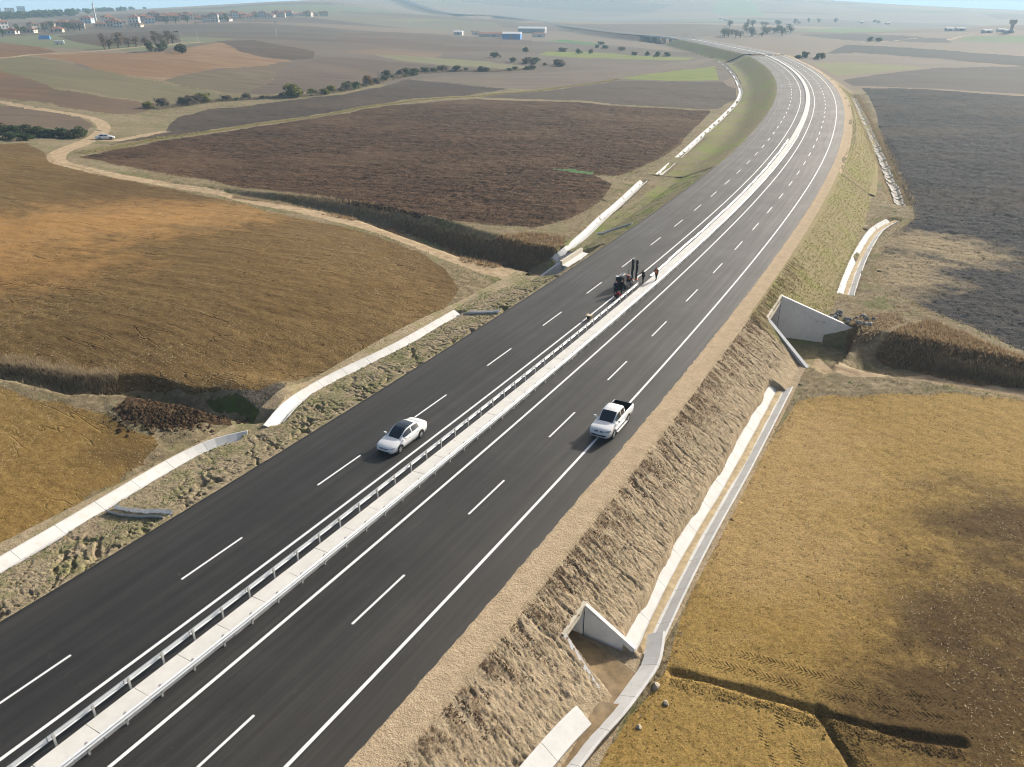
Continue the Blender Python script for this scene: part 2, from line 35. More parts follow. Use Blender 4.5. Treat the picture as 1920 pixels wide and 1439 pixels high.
WP = {'drainL1': [(-33.65, 38.34),(-33.14, 40.64),(-31.0, 45.2),(-28.45, 51.4),(-26.79, 54.62),(-25.22, 56.38),(-23.67, 57.17),(-22.1, 56.94)], 'drainL2': [(-20.27, 58.27),(-20.4, 63.45),(-19.39, 66.38),(-16.94, 70.61),(-12.06, 77.96),(-5.83, 87.9)], 'drainL3': [(6.06, 115.1),(8.71, 119.15),(12.42, 128.5),(16.19, 139.23),(20.42, 150.41),(28.94, 172.85)], 'drainL4': [(33.28, 181.07),(50.94, 228.0),(78.8, 304.5),(102.4, 374.1),(116.6, 430.8),(135.6, 522.8),(153.5, 634.0)], 'drainR1': [(7.29, 34.4),(10.09, 40.18),(13.53, 46.55),(18.49, 55.3),(24.2, 65.73),(26.82, 70.23)], 'drainR2': [(44.33, 99.19),(49.44, 109.48),(55.48, 120.95),(63.49, 134.58),(69.45, 140.54)], 'drainR3L': [(0.0, 24.5),(1.3, 26.33),(3.02, 28.65),(4.85, 30.79)], 'drainR3R': [(1.26, 24.66),(3.06, 26.91),(4.12, 28.32),(5.72, 30.19),(6.97, 31.93),(8.03, 33.56),(8.69, 35.86)], 'chute1': [(-28.52, 46.36),(-26.31, 45.17),(-24.11, 44.51),(-23.04, 43.94)], 'chute2': [(-6.82, 87.3),(-4.31, 85.13),(-1.33, 83.6)], 'chute3': [(13.9, 125.75),(17.01, 126.68),(19.61, 125.28)], 'hedge': [(-129.6, 299.8),(-125.2, 308.4),(-116.8, 324.6),(-104.9, 333.7),(-91.0, 341.9),(-81.2, 352.1),(-75.2, 367.7),(-70.1, 407.4),(-63.3, 453.4),(-56.6, 469.8)], 'hedge2': [(-65.8, 461.5),(-54.9, 481.5),(-35.2, 506.4),(-9.6, 508.3),(13.3, 528.1)], 'hedge3': [(0.0, 574.2),(15.9, 560.8),(31.7, 558.0)], 'stripgrass': [(-102.42, 191.42),(-98.3, 227.29),(-81.71, 261.69),(-61.1, 295.3),(-43.0, 334.3),(-17.3, 369.9),(12.1, 402.9),(32.8, 428.6),(59.3, 466.6)], 'blob_dry': [(65.34, 123.9),(69.66, 118.97),(56.72, 110.45),(50.62, 105.18)], 'blob_hill': [(-68.94, 108.48),(-61.5, 118.03),(-55.4, 129.02),(-66.84, 93.16)], 'blob_ochre': [(30.09, 37.23),(23.85, 30.1),(36.03, 45.18)], 'blob_ochre_pale': [(24.12, 59.27),(17.59, 46.04)], 'heap': [(-32.22, 59.55),(-30.75, 59.24),(-29.42, 59.28),(-28.22, 59.67),(-27.49, 60.15)], 'heap2': [(-23.81, 64.11),(-22.45, 64.39),(-21.2, 64.19),(-24.83, 64.33)], 'woodL': [(-753.1, 1276.4),(-772.6, 1323.9),(-779.1, 1349.6),(-750.8, 1317.0),(-738.1, 1311.8),(-757.7, 1365.4),(-761.2, 1390.5),(-766.2, 1419.2),(-769.9, 1449.4),(-894.6, 1845.0),(-922.5, 1952.3),(-994.9, 2177.5)], 'woodR': [(267.1, 1069.9),(265.6, 1037.4),(270.4, 1026.0),(279.3, 1025.7),(307.1, 1146.6),(298.3, 1048.4),(320.0, 1097.2),(322.2, 1072.2),(346.8, 1127.1),(352.5, 1114.1),(390.5, 1221.7),(376.6, 1347.5),(410.7, 1413.9),(454.2, 1500.2),(563.2, 1720.7),(656.2, 1865.0),(732.0, 1944.5),(831.5, 1981.1),(340.7, 1312.1)], 'bushR': [(396.9, 926.0),(388.6, 928.2),(231.2, 669.1),(223.0, 662.2),(232.1, 645.3),(237.5, 651.5)], 'bushC': [(97.9, 762.7),(89.6, 865.1),(80.0, 799.9),(86.8, 793.5),(54.8, 699.9),(65.2, 702.3),(99.5, 689.3),(109.3, 685.9),(115.0, 673.1),(124.3, 683.1),(43.6, 724.8),(10.9, 698.8),(16.2, 583.5),(10.9, 577.0),(29.2, 565.8),(32.4, 558.3),(-11.6, 617.1)], 'bushV': [(-445.7, 775.6),(-447.2, 788.6),(-450.4, 830.3),(-449.6, 843.6),(-441.4, 856.2),(-414.4, 698.8),(-398.2, 995.0),(-396.2, 1018.8),(-387.4, 1032.5),(-356.3, 1057.7),(-354.0, 1074.7),(-347.5, 1175.3),(-307.6, 1393.0),(-429.8, 856.4),(-428.9, 844.0)], 'scrubL': [(-138.11, 221.09),(-135.16, 218.99),(-133.47, 219.5),(-132.59, 222.49),(-130.09, 221.07),(-127.18, 218.86),(-124.65, 217.83),(-122.86, 217.63),(-121.4, 218.59),(-118.94, 217.63),(-117.98, 219.63),(-118.3, 223.68),(-129.39, 209.93),(-125.51, 208.86)], 'tower': [], 'fielddots': [(-158.8, 391.7),(-146.4, 415.1),(-130.3, 454.4),(-121.3, 524.0)], 'bluetent': [(-355.7, 652.6)], 'whitevan': [(-297.2, 561.8)], 'farwhite': [(501.0, 2085.5),(488.9, 1982.7),(790.4, 1954.8),(838.0, 1927.5),(557.7, 1097.7),(564.2, 1084.1),(559.4, 1013.3),(576.1, 998.7),(580.9, 1023.0)], 'box1': [(8.56, 81.31)], 'mast': [(578.2, 997.0)], 'sedan': [(-8.69, 52.62),(-7.54, 55.23)], 'farcar': [(-110.04, 220.24)], 'trees_row': [(-238.7, 499.3),(-241.1, 511.3),(-238.4, 516.8),(-237.2, 528.7),(-235.6, 535.7),(-233.1, 542.5),(-229.9, 551.3),(-231.9, 564.8),(-229.5, 571.4),(-229.8, 579.3)], 'cypress': [(-206.2, 486.9),(-203.6, 492.5),(-205.6, 504.0),(-192.7, 491.6),(-185.6, 479.2)], 'houses': [(-492.4, 830.8),(-451.7, 775.9),(-448.7, 802.0),(-474.6, 882.9),(-479.9, 923.2),(-462.4, 908.8),(-455.3, 908.2),(-513.5, 1046.4),(-456.4, 978.2),(-439.1, 952.1),(-417.2, 913.7),(-424.8, 973.6),(-456.7, 1073.4),(-442.5, 1071.0),(-431.9, 1069.3),(-435.4, 1095.4),(-416.7, 1069.3),(-422.2, 1108.8),(-411.9, 1110.6),(-398.7, 1100.3),(-369.6, 1051.0),(-362.9, 1054.3),(-380.7, 1140.3),(-368.4, 1150.2),(-367.1, 1173.6),(-355.8, 1164.7),(-363.5, 1225.4),(-362.1, 1257.6),(-350.4, 1248.6),(-353.5, 1306.0),(-350.6, 1344.5),(-336.0, 1338.9),(-321.0, 1366.1),(-318.6, 1400.4)], 'minaret': [(-532.2, 1106.6)], 'farm': [(-65.2, 1050.0),(-45.8, 1084.4),(-22.1, 1017.0),(0.0, 952.7),(28.4, 1204.1),(32.8, 1056.1)], 'pylons': [(-227.8, 621.8),(-207.4, 756.8),(-158.6, 1337.3),(-229.3, 1328.2)], 'wingRfar': [(29.4, 78.89),(40.5, 86.28)]}
DRAINS = {'drainL1': [(-33.65, 38.34,-1.7),(-33.45, 38.7,-1.71),(-33.15, 39.26,-1.72),(-32.72, 40.13,-1.75),(-32.13, 41.39,-1.78),(-31.41, 42.95,-1.83),(-30.63, 44.67,-1.9),(-29.76, 46.64,-1.96),(-28.83, 48.76,-2.03),(-28.01, 50.59,-2.08),(-27.4, 51.92,-2.12),(-26.89, 52.95,-2.15),(-26.41, 53.84,-2.17),(-25.92, 54.63,-2.18),(-25.44, 55.28,-2.17),(-24.96, 55.81,-2.14),(-24.46, 56.2,-2.1),(-23.95, 56.46,-2.05),(-23.46, 56.66,-1.98),(-22.95, 56.81,-1.92),(-22.45, 56.89,-1.85),(-22.1, 56.94,-1.79)], 'drainL2': [(-20.27, 58.27,-1.62),(-20.24, 59.36,-1.73),(-20.18, 60.91,-1.84),(-20.05, 62.36,-1.95),(-19.86, 63.45,-2.03),(-19.59, 64.44,-2.08),(-19.15, 65.55,-2.12),(-18.55, 66.79,-2.14),(-17.79, 68.16,-2.14),(-16.75, 69.82,-2.13),(-15.36, 71.8,-2.11),(-13.69, 74.08,-2.09),(-11.89, 76.81,-2.08),(-9.73, 80.61,-2.09),(-7.45, 84.87,-2.12),(-5.83, 87.9,-2.16)], 'drainL3': [(6.06, 115.1,-4.74),(6.68, 115.49,-4.17),(7.57, 116.14,-3.67),(8.59, 117.53,-3.33),(9.71, 119.98,-3.19),(10.96, 123.15,-3.17),(12.22, 126.51,-3.19),(13.44, 129.93,-3.21),(14.67, 133.53,-3.23),(15.95, 137.13,-3.25),(17.12, 140.14,-3.26),(18.33, 143.15,-3.28),(20.07, 147.77,-3.32),(23.0, 155.99,-3.4),(26.46, 165.81,-3.53),(28.94, 172.85,-3.68)], 'drainL4': [(32.74, 178.14,-3.79),(34.52, 182.85,-3.87),(36.89, 189.09,-3.94),(39.74, 196.62,-4.01),(42.97, 205.2,-4.08),(46.48, 214.58,-4.19),(50.17, 224.52,-4.3),(54.21, 235.46,-4.43),(58.72, 247.69,-4.59),(63.51, 260.72,-4.83),(68.38, 274.07,-5.11),(73.15, 287.26,-5.4),(77.6, 299.8,-5.65),(81.84, 311.86,-5.91),(86.04, 323.87,-6.17),(90.13, 335.71,-6.4),(94.04, 347.28,-6.57),(97.68, 358.48,-6.65),(101.0, 369.2,-6.66),(103.83, 378.9,-6.62),(106.21, 387.56,-6.57),(108.33, 395.84,-6.56),(110.39, 404.42,-6.59),(112.58, 413.98,-6.63),(115.1, 425.2,-6.65),(117.97, 438.06,-6.66),(121.02, 452.01,-6.69),(124.21, 466.95,-6.74),(127.48, 482.74,-6.8),(130.76, 499.26,-6.88),(134.0, 516.4,-6.95),(137.44, 535.83,-7.0),(141.18, 558.0,-7.04),(144.93, 580.9,-7.09),(148.42, 602.53,-7.18),(151.37, 620.9,-7.29),(153.5, 634.0,-7.41)], 'drainR1': [(7.29, 34.4,-3.63),(7.95, 35.7,-3.58),(8.9, 37.58,-3.54),(9.94, 39.58,-3.49),(10.96, 41.5,-3.46),(12.05, 43.53,-3.44),(13.32, 45.83,-3.44),(14.81, 48.48,-3.45),(16.48, 51.39,-3.46),(18.22, 54.48,-3.48),(20.13, 57.96,-3.49),(22.13, 61.61,-3.49),(23.83, 64.74,-3.5),(25.13, 67.13,-3.5),(26.14, 68.98,-3.51),(26.82, 70.23,-3.51)], 'drainR2': [(43.65, 97.66,-3.72),(44.91, 100.23,-3.75),(46.73, 103.91,-3.78),(48.66, 107.74,-3.82),(50.51, 111.36,-3.88),(52.46, 115.12,-3.93),(54.63, 119.11,-3.99),(57.17, 123.66,-4.05),(59.92, 128.44,-4.11),(62.56, 132.6,-4.15),(65.19, 135.95,-4.18),(67.7, 138.69,-4.19),(69.45, 140.54,-4.2)], 'trench1': [(9.17, 33.13,-3.66),(11.07, 32.43,-3.59),(12.96, 31.68,-3.52),(14.76, 30.89,-3.45),(16.48, 30.05,-3.39),(18.17, 29.32,-3.34),(20.32, 28.54,-3.29),(22.8, 28.04,-3.23)], 'trench2': [(16.45, 30.15,-3.67),(16.51, 28.88,-3.38),(16.73, 27.73,-3.37),(16.88, 26.34,-3.35)]}
MOUNDS = [(-32.59, 60.23, 1.9, 0.55),(-31.1, 59.93, 1.9, 0.55),(-29.76, 59.97, 1.9, 0.55),(-28.54, 60.36, 1.9, 0.55),(-27.8, 60.85, 1.9, 0.55),(-24.18, 65.1, 2.4, 0.8),(-22.8, 65.39, 2.4, 0.8),(-21.53, 65.19, 2.4, 0.8),(-25.22, 65.34, 2.4, 0.8)]
# ---------------------------------------------------------------- terrain maths (plain numpy)
CAM_H, CAM_F, CAM_PITCH = 30.6, 1472.9, 0.4505
RD = np.array(ROAD_PTS, float)
def _cr(P, n):
    out = []
    for i in range(len(P) - 1):
        p0 = P[max(i - 1, 0)]; p1 = P[i]; p2 = P[i + 1]; p3 = P[min(i + 2, len(P) - 1)]
        for k in range(n):
            u = k / n
            out.append(0.5 * (2 * p1 + (p2 - p0) * u + (2 * p0 - 5 * p1 + 4 * p2 - p3) * u * u + (3 * p1 - p0 - 3 * p2 + p3) * u ** 3))
    out.append(P[-1])
    return np.array(out)
_rx = _cr(RD, 4)
_seg = np.hypot(np.diff(_rx[:, 0]), np.diff(_rx[:, 1]))
_n0 = 70 * 4                       # the first 70 spans are surveyed every 10 m
RS = np.concatenate([ROAD_S0 + 2.5 * np.arange(_n0 + 1), ROAD_S0 + 2.5 * _n0 + np.cumsum(_seg[_n0:])])
RX, RY = _rx[:, 0], _rx[:, 1]
_tg = np.arctan2(np.gradient(RY), np.gradient(RX)); RT = np.unwrap(_tg)
def road_z(s, t):
    c = np.clip(s / 150., 0, 1)
    z = -0.025 * (np.clip(s, -60, 640) / 100.) ** 2 - 0.256 - 0.19 * c
    z = z + np.interp(s, [640, 900, 1300, 1700, 2000, 2400, 2900], [0, 0, 0.5, 1.5, 5.5, 18, 46])
    e = (0.0181 + 0.0135 * c) * np.interp(s, [700, 1000], [1, 0.])
    return z + e * np.clip(t, -14, 14)
def road_pt(s, t, dz=0.0):
    s = np.asarray(s, float); x = np.interp(s, RS, RX); y = np.interp(s, RS, RY); a = np.interp(s, RS, RT)
    return np.stack([x + np.sin(a) * t, y - np.cos(a) * t, road_z(s, t) + dz + 0 * x], -1)
def road_dir(s): return float(np.interp(s, RS, RT))
def road_st(x, y):
    x = np.ravel(x); y = np.ravel(y); S = np.empty(len(x)); T = np.empty(len(x))
    for a in range(0, len(x), 40000):
        X = x[a:a + 40000].astype(np.float32)[:, None]; Y = y[a:a + 40000].astype(np.float32)[:, None]
        i = np.argmin((X - RX[None].astype(np.float32)) ** 2 + (Y - RY[None].astype(np.float32)) ** 2, 1)
        X = x[a:a + 40000]; Y = y[a:a + 40000]; best = np.full(len(X), 1e18); bs = np.zeros(len(X)); bt = np.zeros(len(X))
        for j in (np.clip(i - 1, 0, len(RX) - 2), np.clip(i, 0, len(RX) - 2)):
            ax, ay = RX[j], RY[j]; dx, dy = RX[j + 1] - ax, RY[j + 1] - ay; L2 = dx * dx + dy * dy
            u = np.clip(((X - ax) * dx + (Y - ay) * dy) / L2, 0, 1)
            qx, qy = X - ax - u * dx, Y - ay - u * dy; d2 = qx * qx + qy * qy
            m = d2 < best; L = np.sqrt(L2)
            best[m] = d2[m]; bs[m] = (RS[j] + u * (RS[j + 1] - RS[j]))[m]; bt[m] = ((qx * dy - qy * dx) / L)[m]
        sg = np.where(bt >= 0, 1., -1.); S[a:a + 40000] = bs; T[a:a + 40000] = sg * np.sqrt(best)
    return S, T
def vnoise(x, y, seed=0):
    xi = np.floor(x); yi = np.floor(y); fx = x - xi; fy = y - yi
    fx = fx * fx * fx * (fx * (fx * 6 - 15) + 10); fy = fy * fy * fy * (fy * (fy * 6 - 15) + 10)
    def hsh(a, b):
        n = (a.astype(np.int64) * 374761393 + b.astype(np.int64) * 668265263 + seed * 144269) & 0x7fffffff
        n = ((n ^ (n >> 13)) * 1274126177) & 0x7fffffff
        return ((n ^ (n >> 16)) & 0xffff) / 65535.
    return (hsh(xi, yi) * (1 - fx) + hsh(xi + 1, yi) * fx) * (1 - fy) + (hsh(xi, yi + 1) * (1 - fx) + hsh(xi + 1, yi + 1) * fx) * fy
def fbm(x, y, o=4, seed=0):
    r = 0; a = 0.5
    for k in range(o): r = r + a * (vnoise(x, y, seed + k * 7) - 0.5); x = x * 2.03 + 11; y = y * 2.03 + 5; a *= 0.5
    return r
def _uv(x, y):
    r = np.hypot(x, y) + 1.0
    return np.stack([np.log(r) * 1.0, np.arctan2(x, y + 8.0) * 1.5], -1)
class RBF:
    def __init__(self, P):
        P = np.array(P, float); self.c = _uv(P[:, 0], P[:, 1]); n = len(P)
        K = self.k(self.c, self.c) + np.eye(n) * 0.004
        A = np.zeros((n + 3, n + 3)); A[:n, :n] = K; A[:n, n] = 1; A[:n, n + 1:] = self.c; A[n:, :n] = A[:n, n:].T
        self.w = np.linalg.solve(A, np.concatenate([P[:, 2], [0, 0, 0]]))
    def k(self, a, b):
        d2 = ((a[:, None, 0] - b[None, :, 0]) ** 2 + (a[:, None, 1] - b[None, :, 1]) ** 2) + 1e-9
        return d2 * np.log(d2) * 0.5
    def __call__(self, x, y):
        q = _uv(x, y); out = np.empty(len(q))
        for i in range(0, len(q), 30000):
            u = q[i:i + 30000]; out[i:i + 30000] = self.k(u, self.c) @ self.w[:-3] + self.w[-3] + u @ self.w[-2:]
        return out
BASE = RBF(CTRL)
def poly_dist(x, y, P):
    """distance to a 3D polyline in plan, with the height interpolated along it"""
    best = np.full(len(x), 1e9); z = np.zeros(len(x))
    for (a, b) in zip(P[:-1], P[1:]):
        dx, dy = b[0] - a[0], b[1] - a[1]; L2 = dx * dx + dy * dy
        u = np.clip(((x - a[0]) * dx + (y - a[1]) * dy) / L2, 0, 1)
        d = np.hypot(x - a[0] - u * dx, y - a[1] - u * dy); m = d < best
        best[m] = d[m]; z[m] = (a[2] + u * (b[2] - a[2]))[m]
    return best, z
SL, SR = -11.75, 13.3          # outer edges of the left verge foot and right sand shoulder
def in_poly(x, y, P):
    P = np.asarray(P); ins = np.zeros(len(x), bool)
    m = (x > P[:, 0].min()) & (x < P[:, 0].max()) & (y > P[:, 1].min()) & (y < P[:, 1].max()); idx = np.nonzero(m)[0]
    if not len(idx): return ins
    X = x[idx]; Y = y[idx]; r = np.zeros(len(idx), bool); n = len(P)
    for i in range(n):
        x1, y1 = P[i][:2]; x2, y2 = P[(i + 1) % n][:2]
        if y1 == y2: continue
        c = ((y1 > Y) != (y2 > Y)) & (X < (x2 - x1) * (Y - y1) / (y2 - y1) + x1); r ^= c
    ins[idx] = r
    return ins
def height(x, y, detail=True):
    x = np.ravel(np.asarray(x, float)); y = np.ravel(np.asarray(y, float))
    s, t = road_st(x, y); h = BASE(x, y)
    r = np.hypot(x, y)
    h = h + fbm(x / 45., y / 45., 3, 3) * np.clip(r / 200., 0.25, 1.5) * 1.2 * np.interp(r, [350, 800], [1, 0.12])
    zl = road_z(s, SL) - 0.12; zr = road_z(s, SR) - 0.06
    dl = np.maximum(SL - t, 0); dr = np.maximum(t - SR, 0)
    kl = np.interp(s, [60, 92, 100, 120, 180, 260], [0.19, 0.22, 0.42, 0.42, 0.42, 0.48])
    lo = np.where(t < 0, zl - dl * kl, zr - dr * 0.60); hi = np.where(t < 0, zl + dl * 0.35, zr + dr * 0.35)
    br = (s > 905) & (s < 1010) & (np.abs(t) < 60)
    h2 = np.clip(h, lo, hi); core = (t > SL) & (t < SR)
    h2 = np.where(core, road_z(s, t) - 0.45, h2)
    h2 = np.where(br, np.minimum(h2, road_z(s, t) - 7 + 6 * np.clip((np.abs(s - 957) - 34) / 16., 0, 1) + 12 * np.clip((np.abs(t) - 22) / 38., 0, 1)), h2)
    h = np.where((s > 2900) | (s < -58), h, h2)
    if MOUNDS:
        mm = 0
        for a, b, R, hh in MOUNDS:
            q = ((x - a) ** 2 + (y - b) ** 2) / (R * R); mm = np.maximum(mm, hh * np.exp(-q * 1.2) * (q < 6))
        h = h + mm
    for P, w, k in CUTS:
        P = np.array(P); near = (x > P[:, 0].min() - 40) & (x < P[:, 0].max() + 40) & (y > P[:, 1].min() - 40) & (y < P[:, 1].max() + 40)
        near &= ~((t > -13.0) & (t < 14.9))
        i = np.nonzero(near)[0]
        if len(i):
            d, z = poly_dist(x[i], y[i], P); wob = fbm(x[i] / 3., y[i] / 3., 3, 9)
            h[i] = np.minimum(h[i], z + np.maximum(0, d - w + wob * 0.5) * k)
    for Q, z in PITS:                   # floors between wing walls
        m = in_poly(x, y, Q) & ~((t > -13.0) & (t < 14.9))
        h = np.where(m, np.minimum(h, z), h)
    return h
# ---------------------------------------------------------------- helpers
COL = scene.collection.objects
def make(name, verts, faces, mat=None, parent=None, smooth=False, kind=None, label=None, cat=None, group=None, uv=None, mats=None, fmat=None):
    me = bpy.data.meshes.new(name)
    if isinstance(verts, np.ndarray) and isinstance(faces, np.ndarray):
        me.vertices.add(len(verts)); me.vertices.foreach_set('co', np.ascontiguousarray(verts, np.float32).ravel())
        k = faces.shape[1]; me.loops.add(faces.size); me.polygons.add(len(faces))
        me.loops.foreach_set('vertex_index', np.ascontiguousarray(faces, np.int32).ravel())
        me.polygons.foreach_set('loop_start', np.arange(0, faces.size, k, dtype=np.int32))
        me.update(calc_edges=True)
        if uv is not None:
            l = me.uv_layers.new(name='st'); l.data.foreach_set('uv', np.ascontiguousarray(uv[faces.ravel()], np.float32).ravel())
    else:
        me.from_pydata([tuple(v) for v in verts], [], [tuple(f) for f in faces]); me.update()
    for m in (mats or ([mat] if mat else [])): me.materials.append(m)
    if fmat is not None: me.polygons.foreach_set('material_index', np.asarray(fmat, np.int32))
    if smooth: me.polygons.foreach_set('use_smooth', np.ones(len(me.polygons), bool))
    o = bpy.data.objects.new(name, me); COL.link(o)
    if parent: o.parent = parent
    tag(o, label, cat, group, kind)
    return o
def tag(o, label=None, cat=None, group=None, kind=None):
    if label: o['label'] = label
    if cat: o['category'] = cat
    if group: o['group'] = group
    if kind: o['kind'] = kind
    return o
def empty(name, loc=(0, 0, 0), rz=0.0, label=None, cat=None, group=None, kind=None):
    o = bpy.data.objects.new(name, None); COL.link(o); o.location = loc; o.rotation_euler = (0, 0, rz); o.empty_display_size = 0.2
    return tag(o, label, cat, group, kind)
def inst(name, me, parent, M=None, loc=None, rot=None, scale=None):
    o = bpy.data.objects.new(name, me); COL.link(o)
    if parent: o.parent = parent
    if M is not None: o.matrix_local = M
    if loc is not None: o.location = loc
    if rot is not None: o.rotation_euler = rot
    if scale is not None: o.scale = scale
    return o
class MB:
    def __init__(s): s.v = []; s.f = []
    def add(s, v, f):
        n = len(s.v); s.v += [tuple(map(float, q)) for q in v]; s.f += [tuple(n + i for i in q) for q in f]; return s
    def box(s, c, d, rz=0, M=None):
        hx, hy, hz = d[0] / 2, d[1] / 2, d[2] / 2; ca, sa = math.cos(rz), math.sin(rz); V = []
        for z in (-hz, hz):
            for x, y in ((-hx, -hy), (hx, -hy), (hx, hy), (-hx, hy)): V.append((c[0] + x * ca - y * sa, c[1] + x * sa + y * ca, c[2] + z))
        if M: V = [tuple(M @ Vector(q)) for q in V]
        return s.add(V, [(3, 2, 1, 0), (4, 5, 6, 7), (0, 1, 5, 4), (1, 2, 6, 5), (2, 3, 7, 6), (3, 0, 4, 7)])
    def tube(s, pts, rad, n=8, caps=True):
        pts = [Vector(q) for q in pts]; R = rad if isinstance(rad, (list, tuple)) else [rad] * len(pts); V = []; F = []
        for i, q in enumerate(pts):
            t = (pts[min(i + 1, len(pts) - 1)] - pts[max(i - 1, 0)]).normalized()
            a = t.orthogonal().normalized() if abs(t.z) > 0.95 else t.cross(Vector((0, 0, 1))).normalized(); b = t.cross(a)
            for k in range(n):
                w = 2 * math.pi * k / n; V.append(q + (a * math.cos(w) + b * math.sin(w)) * R[i])
        for i in range(len(pts) - 1):
            for k in range(n): F.append((i * n + k, i * n + (k + 1) % n, (i + 1) * n + (k + 1) % n, (i + 1) * n + k))
        if caps: F += [tuple(range(n))[::-1], tuple((len(pts) - 1) * n + k for k in range(n))]
        return s.add(V, F)
    def prism(s, poly, h0, h1):
        n = len(poly); V = [(x, y, h0) for x, y in poly] + [(x, y, h1) for x, y in poly]
        return s.add(V, [tuple(range(n))[::-1], tuple(range(n, 2 * n))] + [(i, (i + 1) % n, n + (i + 1) % n, n + i) for i in range(n)])
    def build(s, name, mat, parent=None, **k): return make(name, s.v, s.f, mat, parent, **k)
# ---------------------------------------------------------------- materials
class NT:
    def __init__(s, name):
        s.m = bpy.data.materials.new(name); s.m.use_nodes = True; s.t = s.m.node_tree; s.n = s.t.nodes
        s.b = s.n['Principled BSDF']
    def new(s, ty, **kw):
        o = s.n.new(ty)
        for k, v in kw.items(): setattr(o, k, v)
        return o
    def link(s, a, b): s.t.links.new(a, b)
    def pos(s, scale=(1, 1, 1), rz=0.0, uv=False):
        mp = s.new('ShaderNodeMapping'); mp.inputs['Scale'].default_value = scale; mp.inputs['Rotation'].default_value = (0, 0, 0)
        if uv: g = s.new('ShaderNodeUVMap'); s.link(g.outputs[0], mp.inputs[0])
        else:
            g = s.new('ShaderNodeNewGeometry'); r = s.new('ShaderNodeVectorRotate'); r.rotation_type = 'Z_AXIS'; r.inputs['Angle'].default_value = rz
            s.link(g.outputs['Position'], r.inputs['Vector']); s.link(r.outputs[0], mp.inputs[0])
        return mp.outputs[0]
    def noise(s, vec, sc, det=4, rough=0.55, dist=0.0):
        o = s.new('ShaderNodeTexNoise'); o.inputs['Scale'].default_value = sc; o.inputs['Detail'].default_value = det
        o.inputs['Roughness'].default_value = rough; o.inputs['Distortion'].default_value = dist
        if vec is not None: s.link(vec, o.inputs['Vector'])
        return o.outputs['Fac']
    def ramp(s, fac, stops, interp='LINEAR'):
        o = s.new('ShaderNodeValToRGB'); o.color_ramp.interpolation = interp; e = o.color_ramp.elements
        while len(e) > 1: e.remove(e[-1])
        for i, (p, c) in enumerate(stops):
            q = e[0] if i == 0 else e.new(p)
            q.position = p; q.color = (c[0], c[1], c[2], 1) if isinstance(c, (tuple, list)) else (c, c, c, 1)
        s.link(fac, o.inputs[0]); return o.outputs[0]
    def mix(s, f, a, b, mode='MIX'):
        o = s.new('ShaderNodeMix', data_type='RGBA', blend_type=mode)
        for sock, v in ((o.inputs[0], f), (o.inputs[6], a), (o.inputs[7], b)):
            if isinstance(v, (int, float)): sock.default_value = v
            elif isinstance(v, (tuple, list)): sock.default_value = (*v[:3], 1)
            else: s.link(v, sock)
        return o.outputs[2]
    def math(s, op, a, b=0.0, clamp=False):
        o = s.new('ShaderNodeMath', operation=op, use_clamp=clamp)
        for sock, v in zip(o.inputs, (a, b)):
            if isinstance(v, (int, float)): sock.default_value = v
            else: s.link(v, sock)
        return o.outputs[0]
    def bump(s, h, strength=0.5, dist=0.1, normal=None):
        o = s.new('ShaderNodeBump'); o.inputs['Strength'].default_value = strength; o.inputs['Distance'].default_value = dist; s.link(h, o.inputs['Height'])
        if normal is not None: s.link(normal, o.inputs['Normal'])
        return o.outputs[0]
    def done(s, col=None, rough=0.9, spec=0.2, nrm=None, metal=0.0):
        if col is not None:
            if isinstance(col, (tuple, list)): s.b.inputs['Base Color'].default_value = (*col[:3], 1)
            else: s.link(col, s.b.inputs['Base Color'])
        if isinstance(rough, (int, float)): s.b.inputs['Roughness'].default_value = rough
        else: s.link(rough, s.b.inputs['Roughness'])
        s.b.inputs['Specular IOR Level'].default_value = spec; s.b.inputs['Metallic'].default_value = metal
        if nrm is not None: s.link(nrm, s.b.inputs['Normal'])
        return s.m
def sc(c, k): return tuple(x * k for x in c)
